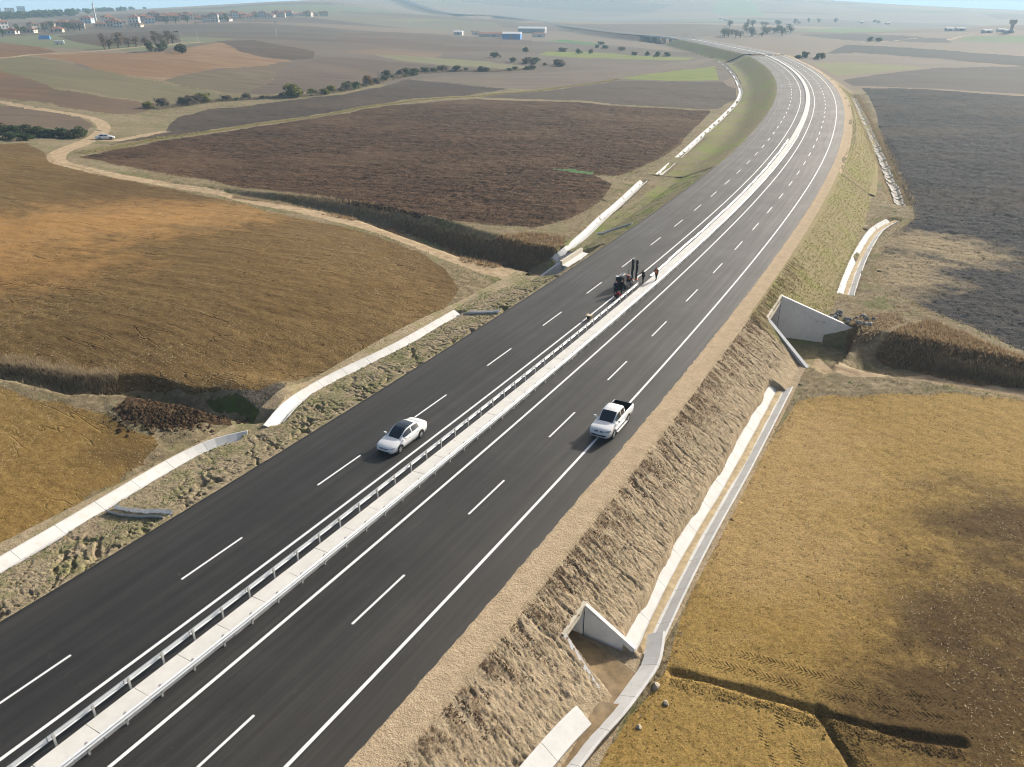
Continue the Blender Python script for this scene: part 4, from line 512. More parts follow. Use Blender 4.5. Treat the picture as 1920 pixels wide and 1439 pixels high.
for k in range(-2, 62):
    for s0, t in ((19.86, -5.68), (21.88, 5.83)):
        a = s0 + 12.0 * k
        if a > 4: line('lane_dash', a, a + 4.82, t, 0.15 if a < 200 else 0.2)
# ---------------------------------------------------------------- slopes beside the road
def gully(S, T, k, seed, meander=0.5):
    q = S + meander * fbm(S / 1.1, T / 1.3, 3, seed) * 2 + 0.22 * fbm(S / 0.35, T / 0.4, 2, seed + 9) + 0.15 * T
    a = 1 - np.abs(2 * vnoise(q / k, T / 5.0 + 7, seed + 2) - 1)
    return np.clip((a - 0.915) / 0.06, 0, 1)
def zright(S, T, P):
    z = height(P[:, 0], P[:, 1]); near = np.interp(S, [10, 90, 100, 125], [1, 1, 0.35, 0.15])
    sh = T < 13.35
    top = np.clip((T - 13.3) / 0.6, 0, 1) * np.clip((19.6 - T) / 2.2, 0, 1)
    m = 0.45 + 0.55 * np.clip(1 - (T - 14.2) / 4, 0, 1)
    pit = np.zeros(len(T), bool)
    for Q, _z in PITS: pit |= in_poly(P[:, 0], P[:, 1], Q)
    w = np.where(pit, 0, near)
    q = fbm(S / 2.2, T / 2.2, 3, 61); brk = np.clip(fbm(S / 0.55, T / 1.0, 3, 67) * 4 + 0.65, 0, 1)
    d = -0.20 * gully(S, T, 0.50, 11, 0.8) * top * m * brk * np.clip(0.6 + 3 * q, 0.1, 1) - 0.15 * gully(S, T, 0.29, 23, 0.5) * top * np.clip(0.6 - 3 * q, 0.2, 1) + 0.09 * fbm(S * 3.4, T * 3.0, 3, 5) * top * (m + 0.3) + 0.028 * rng.normal(0, 1, len(S)) * top
    z = np.where(sh, road_z(S, T) - 0.03 - 0.05 * np.clip((T - 11.6) / 1.7, 0, 1) + 0.05 * fbm(S * 0.8, T * 1.5, 3, 8), z + d * w)
    z = np.where(T < 11.8, road_z(S, T) - 0.022 + 0.09 * (T - 11.32) * (T < 11.6) + 0.0315 * (T >= 11.6) + 0.022 * fbm(S * 1.6, T * 2.0, 4, 19), z)
    return np.where(T > CTR - 0.02, height(P[:, 0], P[:, 1]) - np.where(T > CTR + 0.1, 0.25, 0.0), z)
def zleft(S, T, P):
    z = height(P[:, 0], P[:, 1]); D = -T
    top = np.clip((D - 11.75) / 0.5, 0, 1) * np.clip((20 - D) / 2, 0, 1); m = np.clip(1.15 - (D - 12) / 5.5, 0.15, 1)
    pit = np.zeros(len(T), bool)
    for Q, _z in PITS: pit |= in_poly(P[:, 0], P[:, 1], Q)
    w = np.where(pit, 0, np.interp(S, [10, 95, 120, 180], [1, 1, 0.5, 0.3]))
    d = -0.36 * gully(S + 0.45 * T, T, 0.72, 41, 1.3) * top * m - 0.12 * gully(S + 0.3 * T, T, 0.4, 43, 0.8) * top * m + 0.08 * fbm(S * 2.0, T * 2.0, 4, 15) * top + 0.016 * rng.normal(0, 1, len(S)) * top
    z = np.where(D < 11.8, road_z(S, T) - 0.16, z + d * w)
    return np.where(D > -CTL - 0.02, height(P[:, 0], P[:, 1]) - np.where(D > -CTL + 0.1, 0.25, 0.0), z)
s_n = np.concatenate([np.arange(CS0, 22, 0.3), np.arange(22, 112, 0.085), np.arange(112, CS1 + 0.01, 0.3)])
def cut_strip(name, t, zf, parts):
    for nm, a, b, mt in parts:
        s = s_n[(s_n >= a - 0.31) & (s_n <= b)]
        strip(nm, s, t, zf, M[mt], kind='structure', steep=0.7)
tr = np.linspace(11.2, 13.3, 15)
strip('sand_shoulder', s_n[::2], tr, zright, M['shoulder'], kind='structure')
tr2 = np.concatenate([[13.25], np.arange(13.36, CTR - 0.05, 0.13), [CTR - 0.01, CTR, CTR + 0.5]])
cut_strip('embankment', tr2, zright, [('embankment', CS0, 92, 'slopeR'), ('embankment', 92, CS1, 'slopeR2')])
tl = np.concatenate([[CTL - 0.5, CTL, CTL + 0.01], np.arange(CTL + 0.1, -11.9, 0.13), [-11.8, -11.6]])
cut_strip('verge', tl, zleft, [('verge', CS0, 112, 'slopeL'), ('verge', 112, CS1, 'slopeL2')])
s_f = np.concatenate([np.arange(CS1 - 1, 420, 2.0), np.arange(420, 905, 6.0)])
def zfar(S, T, P):
    z = height(P[:, 0], P[:, 1]) + 0.10
    ed = np.where(T < 0, -11.9, 13.3); return np.where((T > -11.9) & (T < 13.3), road_z(S, T) - 0.03, z)
strip('sand_shoulder', s_f, np.array([11.55, 13.3, 13.9]), zfar, M['shoulder'], kind='structure')
strip('embankment', s_f, np.array([13.9, 15, 16.5, 18, 19.5, 21]), zfar, M['slopeR2'], kind='structure')
strip('verge', s_f, np.array([-26, -24, -22, -20, -18, -16, -14, -12.2, -11.25]), zfar, M['slopeL2'], kind='structure')
# ---------------------------------------------------------------- median and guard rails
def profile_sweep(s, prof, closed=True, dz=0.0):
    """prof: list of (t, z) above the road; s: stations"""
    V = []; n = len(prof)
    for q in s:
        for t, z in prof: V.append(tuple(road_pt(q, t)[:3] + np.array([0, 0, z + dz])))
    Fc = []
    for i in range(len(s) - 1):
        for k in range(n if closed else n - 1): Fc.append((i * n + k, i * n + (k + 1) % n, (i + 1) * n + (k + 1) % n, (i + 1) * n + k))
    if closed: Fc += [tuple(range(n))[::-1], tuple((len(s) - 1) * n + k for k in range(n))]
    return V, Fc
med = empty('median', kind='structure')
k = 0; s0 = 11.7
while s0 < 232:
    L = 2.62
    j = lambda a: random.uniform(-a, a)
    pr = [(-0.62 + j(.025), -0.05), (-0.60 + j(.02), 0.17), (-0.53, 0.235 + j(.01)), (0.70, 0.25 + j(.01)), (0.80 + j(.02), 0.19), (0.84 + j(.03), -0.05)]
    v, f = profile_sweep([s0 + 0.015, s0 + L - 0.015], pr); make('slab', v, [q[::-1] for q in f], M['slab'], med); s0 += L; k += 1
v, f = profile_sweep(list(np.arange(s0, 420, 4.0)) + list(np.arange(420, 900, 10.0)), [(-0.62, -0.05), (-0.60, 0.17), (-0.53, 0.235), (0.70, 0.25), (0.80, 0.19), (0.84, -0.05)])
make('slab', v, [q[::-1] for q in f], M['slab'], med)
WB = [(0, -.155), (.045, -.145), (.085, -.105), (.085, -.065), (.025, -.02), (.025, .02), (.085, .065), (.085, .105), (.045, .145), (0, .155)]
postv = MB().box((0, 0, 0.40), (0.11, 0.055, 0.80)).box((0.0, 0.0, 0.60), (0.13, 0.10, 0.16))
post_me = bpy.data.meshes.new('post'); post_me.from_pydata(postv.v, [], postv.f); post_me.materials.append(M['post'])
def guard(label, t_post, side, s_a, s_b, s_posts):
    g = empty('guard_rail', tuple(road_pt((s_a + s_b) / 2, t_post)), 0, label, 'guardrail'); Mi = g.matrix_basis.inverted()
    gl = Vector(g.location); s = s_a
    while s < s_b:
        pr = [(t_post + side * (0.07 + u), 0.60 + z) for u, z in WB]
        v, f = profile_sweep([s, s + 2.0, s + 3.96], pr, closed=False)
        make('rail', [Vector(q) - gl for q in v], f, M['steel'], g, smooth=True); s += 4.0
    for q in s_posts:
        P = road_pt(q, t_post); a = road_dir(q)
        inst('post', post_me, g, loc=Vector(P) - gl, rot=(random.uniform(-.012, .012), random.uniform(-.012, .012), a))
    return g
guard('steel guard rail along the left side of the white median, ending at the post driver', -0.80, -1, 12.6, 96, np.arange(12.9, 97, 1.98))
guard('long steel guard rail along the right side of the white median', 0.97, 1, 12.6, 232, np.arange(13.4, 231, 1.98))
for i, q in enumerate(np.arange(101.5, 226, 4.05)):     # rails still lying on the ground, not yet bolted up
    off = random.uniform(-.08, .08)
    v, f = profile_sweep([q, q + 2, q + 4.0], [(-1.05 + off + z, 0.02 + u) for u, z in WB], closed=False)
    c = Vector(np.mean(np.array(v), 0)); o = make('rail', [Vector(p_) - c for p_ in v], f, M['steel'], smooth=True, label='loose guard rail lying flat beside the median, %d%s past the post driver' % (i + 1, 'th' if 3 < i + 1 < 21 else {1: 'st', 2: 'nd', 3: 'rd'}.get((i + 1) % 10, 'th')), cat='guardrail', group='guard rails laid out beside the median'); o.name = 'guard_rail'; o.location = c
# ---------------------------------------------------------------- concrete drainage channels
def path_frames(P):
    P = np.array(P, float); t = np.gradient(P, axis=0); t[:, 2] = 0; t /= np.linalg.norm(t, axis=1)[:, None]; return P, t, np.stack([t[:, 1], -t[:, 0], 0 * t[:, 0]], -1)
def dense(P, step):
    P = np.array(P, float); L = np.concatenate([[0], np.cumsum(np.linalg.norm(np.diff(P, axis=0), axis=1))]); n = max(2, int(L[-1] / step) + 1); q = np.linspace(0, L[-1], n)
    return np.stack([np.interp(q, L, P[:, i]) for i in range(P.shape[1])], -1)
def channel(name, path, prof, seg, label, mat, silt=None, jitter=0.0, group=None, gap=0.012, part='segment', lift=0.0):
    """open channel in cast segments; prof: (u, z) across, right positive; thickness added beneath"""
    D = dense(path, seg / 4.0); c = Vector(D.mean(0)); g = empty(name, c, 0, label, 'drain', group)
    P, t, n = path_frames(D); th = 0.10; m = len(prof)
    for i in range(0, len(P) - 4, 4):
        js = np.array([random.uniform(-jitter, jitter), random.uniform(-jitter, jitter), random.uniform(-jitter, jitter)]); jt = random.uniform(-jitter, jitter)
        V = []; st = [i, i + 1, i + 2, i + 3, i + 4]
        for a in st:
            e = (gap if a == i else -gap if a == i + 4 else 0)
            for u, z in prof: V.append(P[a] + t[a] * e + n[a] * u + np.array([0, 0, z + lift + jt * u]) + js)
            for u, z in prof[::-1]: V.append(P[a] + t[a] * e + n[a] * u + np.array([0, 0, z + lift - th + jt * u]) + js)
        F_ = []; w = 2 * m
        for a in range(4):
            for k_ in range(w): F_.append((a * w + k_, a * w + (k_ + 1) % w, (a + 1) * w + (k_ + 1) % w, (a + 1) * w + k_))
        for a, flip in ((0, 0), (4, 1)):
            for k_ in range(m - 1):
                q = (a * w + k_, a * w + k_ + 1, a * w + 2 * m - 2 - k_, a * w + 2 * m - 1 - k_); F_.append(q if flip else q[::-1])
        make(part, [Vector(q) - c for q in V], [q[::-1] for q in F_], mat, g)
    if silt:
        V = []; F_ = []
        for a in range(len(P)):
            w1 = silt[0] * (1 + 0.8 * float(fbm(np.array([a * 0.21]), np.array([3.1]), 3, 2)[0])); o_ = 0.25 * float(fbm(np.array([a * 0.13]), np.array([9.1]), 3, 5)[0])
            for u in (-w1, -w1 * .4, w1 * .4, w1): V.append(P[a] + n[a] * (u + o_) + np.array([0, 0, silt[1] + (0.03 if abs(u) < w1 * .6 else 0.0) + lift + 0.02 * random.random()]))
        for a in range(len(P) - 1):
            for k_ in range(3): F_.append((a * 4 + k_, a * 4 + k_ + 1, (a + 1) * 4 + k_ + 1, (a + 1) * 4 + k_))
        make('silt', [Vector(q) - c for q in V], [q[::-1] for q in F_], M['silt'], g, smooth=True)
    return g
M['silt'] = simple('silt', (0.42, 0.33, 0.20), 0.9, 0.1, 0, 0.25, 2.0, 0.3)
M['mud'] = simple('wet_mud', (0.20, 0.135, 0.062), 0.45, 0.4, 0, 0.45, 1.2, 0.4)
TRAP = [(-0.85, 0.06), (-0.72, 0.06), (-0.26, -0.34), (0.26, -0.34), (0.72, 0.06), (0.85, 0.06)]
VCH = [(-0.80, 0.10), (-0.68, 0.10), (0.10, -0.30), (0.30, -0.30), (0.62, 0.0), (0.72, 0.0)]
WIDE = [(-1.10, 0.05), (-0.98, 0.05), (-0.36, -0.42), (0.36, -0.42), (0.98, 0.05), (1.10, 0.05)]
channel('drainage_channel', DRAINS['drainL1'], VCH, 3.2, 'pale concrete drain beside the ochre field, nearest on the left verge', M['concrete'])
channel('drainage_channel', DRAINS['drainL2'], VCH, 3.2, 'concrete drain below the large brown hill field, left of the sedan', M['concrete'])
channel('drainage_channel', DRAINS['drainL3'], TRAP, 4.0, 'curving concrete drain beside the corner of the dark ploughed field', M['concrete'])
channel('drainage_channel', DRAINS['drainL4'], TRAP, 6.0, 'long far concrete drain winding at the foot of the green embankment', M['concrete'])
channel('drainage_channel', DRAINS['drainR1'], WIDE, 3.4, 'wide concrete drain with a silt stripe beside the ochre field on the right', M['concrete'], silt=(0.24, -0.40))
channel('drainage_channel', DRAINS['drainR2'], WIDE, 3.0, 'short curved concrete drain partly filled with silt above the underpass', M['concrete'], silt=(0.30, -0.40))
def hz(P): P = np.array(P, float); return np.column_stack([P, height(P[:, 0], P[:, 1])])
RL = _cr(np.array(WP['drainR3L'], float), 3); RR = _cr(np.array(WP['drainR3R'], float), 3)
channel('drainage_channel', np.column_stack([RL, height(RL[:, 0], RL[:, 1]) + 0.16]), [(-0.55, 0.30), (-0.42, 0.30), (0.48, -0.28)], 3.0, 'sloped concrete slab lining the near side of the muddy stream', M['concrete'])
channel('drainage_channel', np.column_stack([RR, np.full(len(RR), -3.2)]), [(-0.55, -0.36), (0.35, 0.10), (0.50, 0.10)], 2.6, 'curved concrete slab lining the stream between culvert and ochre field', M['concrete'])
mid = (dense(RL, 0.9)[:12]); 
# muddy stream bed out of the culvert
def sheet_between(name, A_, B_, z, mat, n=26, m_=6, **k):
    A2 = np.array([A_[min(int(i * (len(A_) - 1) / (n - 1)), len(A_) - 1)] for i in range(n)]); B2 = np.array([B_[min(int(i * (len(B_) - 1) / (n - 1)), len(B_) - 1)] for i in range(n)])
    V = []; F_ = []
    for i in range(n):
        for j in range(m_):
            u = j / (m_ - 1); q = A2[i] * (1 - u) + B2[i] * u; V.append((q[0], q[1], z + 0.05 * float(fbm(np.array([q[0] * 1.5]), np.array([q[1] * 1.5]), 3, 3)[0]) * 2 + 0.10 * abs(u - 0.5)))
    for i in range(n - 1):
        for j in range(m_ - 1): F_.append((i * m_ + j, i * m_ + j + 1, (i + 1) * m_ + j + 1, (i + 1) * m_ + j))
    return make(name, V, F_, mat, smooth=True, **k)
la = dense(RL, 0.5); lb = dense(RR, 0.5)
sheet_between('stream', la, lb[:len(lb) * 3 // 5], -3.40, M['mud'], kind='structure')
q4 = [road_pt(a, b)[:2] for a, b in ((36.2, 19.0), (39.3, 18.4), (40.5, 15.0))]; q5 = [road_pt(a, b)[:2] for a, b in ((38.4, 20.2), (41.5, 19.9), (43.0, 15.0))]
sheet_between('stream', dense(q4, 0.4), dense(q5, 0.4), -3.62, M['mud'], 30, 12, kind='structure')
# rubble lined ditch high on the right
R4 = hz([CUTS[3][0][i][:2] for i in range(4)]); R4 = _cr(R4, 4); R4[:, 2] = height(R4[:, 0], R4[:, 1]) + 0.35
channel('drainage_channel', R4, [(-0.9, 0.1), (-0.75, 0.1), (-0.3, -0.25), (0.3, -0.25), (0.75, 0.1), (0.9, 0.1)], 3.0, 'broken concrete lined ditch at the edge of the black ploughed field', M['old_concrete'], jitter=0.16, gap=0.16)
HALF = [(0.30 * math.cos(w), 0.30 * math.sin(w) + 0.12) for w in np.linspace(math.pi, 2 * math.pi, 7)]
for kq, lb_ in (('chute1', 'short grey chute of half pipes crossing the verge behind the sedan'), ('chute2', 'grey half pipe chute running from the road to the hill field drain'), ('chute3', 'grey half pipe chute beyond the underpass on the left verge')):
    P = hz(WP[kq]); P = _cr(P, 4); P[:, 2] = height(P[:, 0], P[:, 1]) + 0.12
    channel('chute', P, HALF if kq != 'chute1' else [(u * 1.25, z * 1.1) for u, z in HALF], 0.62, lb_, M['wall'], jitter=0.02, gap=-0.02, part='half_pipe')
# ---------------------------------------------------------------- underpass and culvert
def rp(s, t, z): q = road_pt(s, t); return Vector((q[0], q[1], z))
def wallquad(g, name, a, b, za, zb, z0, th, mat, toward):
    """upright wall from a to b (plan points), top heights za, zb, bottom z0, thickness th towards a side"""
    d = Vector((b.x - a.x, b.y - a.y, 0)).normalized(); nrm = Vector((d.y, -d.x, 0)) * toward * th; c = g.location; V = []
    for off in (Vector((0, 0, 0)), nrm):
        for p_, z in ((a, z0), (b, z0), (b, zb), (a, za)): V.append(Vector((p_.x, p_.y, z)) + off - c)
    f = [(0, 1, 2, 3), (7, 6, 5, 4), (0, 4, 5, 1), (1, 5, 6, 2), (2, 6, 7, 3), (3, 7, 4, 0)]
    return make(name, V, f if toward < 0 else [q[::-1] for q in f], mat, g)
def portal(label, sa, sb, t0, far, near, ztop, z0, sgn, wz, th=0.4, hb=0.9):
    g = empty('portal', rp((sa + sb) / 2, t0, z0), 0, label, 'portal')
    c = g.location
    # headwall beam with coping
    t1 = t0 - sgn * th
    V = [rp(s, t, z) - c for z in (ztop - hb, ztop) for s, t in ((sa - th, t1), (sb + th, t1), (sb + th, t0), (sa - th, t0))]
    f = [(3, 2, 1, 0), (4, 5, 6, 7), (0, 1, 5, 4), (1, 2, 6, 5), (2, 3, 7, 6), (3, 0, 4, 7)]
    make('headwall', V, [q if sgn < 0 else q[::-1] for q in f], M['headwall'], g)
    wallquad(g, 'wing_wall', rp(sb, t0, 0), rp(far[0], far[1], 0), ztop - 0.05, wz[0], z0 - 0.4, th, M['wall'], -sgn)
    wallquad(g, 'wing_wall', rp(sa, t0, 0), rp(near[0], near[1], 0), ztop - 0.05, wz[1], z0 - 0.4, th, M['wall'], sgn)
    return g
M['headwall'] = concrete('coping_concrete', (0.55, 0.50, 0.40), (0.42, 0.36, 0.26), 0.4)
pr_ = portal('large underpass portal with a tall grey splayed wing wall, right of the road', 95.3, 103.2, 14.95, (104.3, 23.6), (88.7, 21.9), -0.95, -6.25, 1, (-4.05, -4.4))
pl_ = portal('underpass portal on the left of the road below the brown bank', 104.7, 111.4, -14.85, (112.5, -18.6), (101.3, -17.9), -1.15, -6.25, -1, (-3.3, -3.9))
pc_ = portal('small culvert portal with triangular wing walls over a muddy pool', 40.45, 43.05, 15.75, (42.95, 19.05), (39.25, 18.5), -1.45, -3.8, 1, (-3.3, -3.2), 0.25, 0.5)
tb = empty('underpass_tunnel', rp(102, 0, -6.3), 0, 'dark concrete tunnel of the underpass beneath the highway', 'tunnel'); c = tb.location
for sA, sB in ((95.3, 104.7), (103.2, 111.4)):
    a, b = rp(sA, 14.9, 0), rp(sB, -14.8, 0); wallquad(tb, 'wall', a, b, -1.75, -1.75, -6.6, 0.3, M['wall'], 1 if sA < 100 else -1)
make('floor', [rp(95.3, 15, -6.22) - c, rp(103.2, 15, -6.22) - c, rp(111.4, -15, -6.22) - c, rp(104.7, -15, -6.22) - c], [(0, 1, 2, 3)], M['track'], tb)
make('roof', [rp(95.0, 14.6, -1.72) - c, rp(103.5, 14.6, -1.72) - c, rp(111.7, -14.5, -1.72) - c, rp(104.4, -14.5, -1.72) - c], [(0, 1, 2, 3)], M['wall'], tb)
tb = empty('culvert_box', rp(41.7, 10, -3.8), 0, 'dark concrete box of the small culvert under the road edge', 'culvert'); c = tb.location
for sA, tw in ((40.45, 1), (43.05, -1)): wallquad(tb, 'wall', rp(sA, 15.7, 0), rp(sA, 2, 0), -1.9, -1.9, -4.0, 0.2, M['wall'], tw)
make('roof', [rp(40.2, 15.4, -1.92) - c, rp(43.3, 15.4, -1.92) - c, rp(43.3, 2, -1.92) - c, rp(40.2, 2, -1.92) - c], [(0, 1, 2, 3)], M['wall'], tb)
make('floor', [rp(40.4, 15.8, -3.7) - c, rp(43.1, 15.8, -3.7) - c, rp(43.1, 2, -3.7) - c, rp(40.4, 2, -3.7) - c], [(0, 1, 2, 3)], M['mud'], tb)
# ---------------------------------------------------------------- rocks
def rock_mesh(seed, mat):
    bm = bmesh.new(); bmesh.ops.create_icosphere(bm, subdivisions=2, radius=1.0); r = random.Random(seed)
    ks = [Vector((r.uniform(-1, 1), r.uniform(-1, 1), r.uniform(-1, 1))).normalized() for _ in range(7)]; hs = [r.uniform(0.55, 0.9) for _ in ks]
    for v in bm.verts:
        for k_, h_ in zip(ks, hs):
            d = v.co.dot(k_)
            if d > h_: v.co -= k_ * (d - h_) * 0.95
        v.co.z *= 0.75
    me = bpy.data.meshes.new('rock'); bm.to_mesh(me); bm.free(); me.materials.append(mat); return me
M['rock'] = simple('grey_stone', (0.19, 0.18, 0.165), 0.85, 0.3, 0, 0.4, 3.0, 0.5); M['rock2'] = simple('pale_stone', (0.42, 0.36, 0.27), 0.85, 0.3, 0, 0.3, 3.0, 0.5)
rocks = [rock_mesh(i, M['rock'] if i < 5 else M['rock2']) for i in range(8)]
def rock(me, x, y, r, label, group=None, dz=0.0):
    o = inst('rock', me, None, loc=(x, y, float(height([x], [y])[0]) + r * 0.25 + dz), rot=(random.uniform(0, .5), random.uniform(0, .5), random.uniform(0, 6)), scale=(r, r * random.uniform(.7, 1.1), r * random.uniform(.7, 1.0)))
    return tag(o, label, 'rock', group)
for i in range(26):
    s = 104.8 + random.uniform(0, 3.2); t = 20.5 + random.uniform(0, 4.8); q = road_pt(s, t); rock(rocks[i % 5 if i != 9 else 6], q[0], q[1], random.uniform(0.22, 0.55), 'grey boulder in the pile at the tall wing wall', 'boulders piled beside the tall wing wall')
q = road_pt(41.2, 21.0); rock(rocks[6], q[0], q[1], 0.30, 'pale round boulder beside the curved slab at the culvert')
for i, (s, t, r) in enumerate(((34.4, 20.9, .17), (33.6, 20.6, .14), (40.4, 21.9, .2), (38.2, 21.2, .16), (33.0, 21.4, .13))): q = road_pt(s, t); rock(rocks[5 + i % 3], q[0], q[1], r, 'grey stone at the field edge beside the muddy stream', 'stones along the edge of the ochre field')
# ---------------------------------------------------------------- vehicles
def carpaint(name, col, rough=0.25):
    n = NT(name); m = n.done(col, rough, 0.5); n.b.inputs['Coat Weight'].default_value = 0.6; n.b.inputs['Coat Roughness'].default_value = 0.08; return m
M['white_paint'] = carpaint('white_car_paint', (0.80, 0.80, 0.79)); M['pearl'] = carpaint('pearl_car_paint', (0.74, 0.74, 0.73))
M['glass'] = carpaint('dark_car_glass', (0.012, 0.020, 0.030), 0.06); M['black'] = simple('black_plastic', (0.012, 0.012, 0.013), 0.6, 0.3, 0, 0.1)
M['tyre'] = simple('tyre_rubber', (0.016, 0.016, 0.016), 0.85, 0.2, 0, 0.1); M['rim'] = simple('alloy_rim', (0.55, 0.56, 0.57), 0.35, 0.5, 0.6, 0.05); M['lamp'] = carpaint('headlamp_glass', (0.30, 0.34, 0.38), 0.08)
M['red_lamp'] = carpaint('tail_lamp', (0.35, 0.015, 0.012), 0.15); M['plate'] = simple('number_plate', (0.75, 0.75, 0.74), 0.5, 0.3, 0, 0.02); M['chrome'] = simple('chrome', (0.75, 0.76, 0.78), 0.15, 0.5, 1.0, 0.02)
def cyl_y(mb, c, r, w, n=20):
    V = []; 
    for sgn in (-1, 1):
        for k_ in range(n): a = 2 * math.pi * k_ / n; V.append((c[0] + r * math.cos(a), c[1] + sgn * w / 2, c[2] + r * math.sin(a)))
    f = [tuple(range(n)), tuple(range(2 * n - 1, n - 1, -1))] + [((k_ + 1) % n, k_, n + k_, n + (k_ + 1) % n) for k_ in range(n)]
    return mb.add(V, f)
def wheel(par, x, y, r, w, side):
    o = empty('wheel', (x, y, r)); o.parent = par
    t = MB(); n = 24; prof = [(0.62 * r, -w / 2 * .8), (0.93 * r, -w / 2), (r, -w / 2 * .6), (r, w / 2 * .6), (0.93 * r, w / 2), (0.62 * r, w / 2 * .8)]; V = []; F_ = []
    for k_ in range(n):
        a = 2 * math.pi * k_ / n
        for rr, yy in prof: V.append((rr * math.cos(a), yy, rr * math.sin(a)))
    m_ = len(prof)
    for k_ in range(n):
        for j in range(m_): F_.append((k_ * m_ + j, k_ * m_ + (j + 1) % m_, ((k_ + 1) % n) * m_ + (j + 1) % m_, ((k_ + 1) % n) * m_ + j))
    make('tyre', V, F_, M['tyre'], o, smooth=True)
    rm = MB(); cyl_y(rm, (0, side * w * 0.12, 0), 0.60 * r, w * .3, 20)
    make('rim_well', rm.v, rm.f, M['black'], o)
    sp = MB()
    for k_ in range(5):
        a = 2 * math.pi * k_ / 5 + .3; Mx = Matrix.Rotation(-a, 4, 'Y'); sp.box((0.33 * r, side * w * 0.40, 0), (0.60 * r, 0.03, 0.17 * r), 0, Mx)
    cyl_y(sp, (0, side * w * 0.41, 0), 0.16 * r, 0.05, 12); R2 = MB()
    for k_ in range(20):
        a0, a1 = 2 * math.pi * k_ / 20, 2 * math.pi * (k_ + 1) / 20
        q = lambda a, rr, yy: (rr * math.cos(a), yy, rr * math.sin(a)); y0 = side * w * .40
        R2.add([q(a0, .56 * r, y0), q(a1, .56 * r, y0), q(a1, .645 * r, y0 + side * .01), q(a0, .645 * r, y0 + side * .01)], [(0, 1, 2, 3)] if side < 0 else [(3, 2, 1, 0)])
    sp.add(R2.v, R2.f); make('rim', sp.v, sp.f, M['rim'], o)
def loft(st, ring):
    """st: stations; ring(station) -> half section from the sill up to the centre line; returns verts, faces with (i, j, side)"""
    V = []; rows = []
    for s in st:
        h = ring(s); L = [(s[0], y, z) for y, z in h]; R = [(s[0], -y, z) for y, z in h[:-1]][::-1]; rows.append(len(V)); V += L + R
    n = len(ring(st[0])); w = 2 * n - 1; Fc = []
    for i in range(len(st) - 1):
        for j in range(w - 1):
            jj = j if j < n - 1 else w - 2 - j; a, b = i * w, (i + 1) * w; Fc.append(((a + j, b + j, b + j + 1, a + j + 1), i, jj, 1 if j < n - 1 else -1))
    return V, Fc, w
def split(par, V, Fc, rule, mats):
    groups = {}
    for f, i, j, sd in Fc:
        g = rule(i, j, sd)
        if g: groups.setdefault(g, []).append(f)
    for g, fs in groups.items():
        ids = sorted({q for f in fs for q in f}); mp = {q: k_ for k_, q in enumerate(ids)}; nm = g if isinstance(g, str) else g[0]
        make(nm, [V[q] for q in ids], [tuple(mp[q] for q in f) for f in fs], mats[nm], par, smooth=True)
def car_common(g, L2, wm, axf, axr, r, tw, wx):
    for x in (axf, axr):
        for sd in (-1, 1):
            wheel(g, x, sd * (wx - tw / 2 + 0.02), r, tw, sd); a = MB(); V = [(x, sd * (wx + 0.004), r)]
            for k_ in range(17):
                b = math.pi * (-0.06 + 1.12 * k_ / 16); V.append((x + (r + 0.075) * math.cos(b), sd * (wx + 0.004), r * 1.0 + (r + 0.075) * math.sin(b)))
            make('wheel_arch', V, [(0, k_ + 1, k_ + 2) for k_ in range(16)], M['black'], g)
def place_car(name, label, s, t, back=0.0):
    a = road_dir(s) + math.pi + back; q = road_pt(s, t); return empty(name, (q[0], q[1], q[2] + 0.004), a, label, 'car')
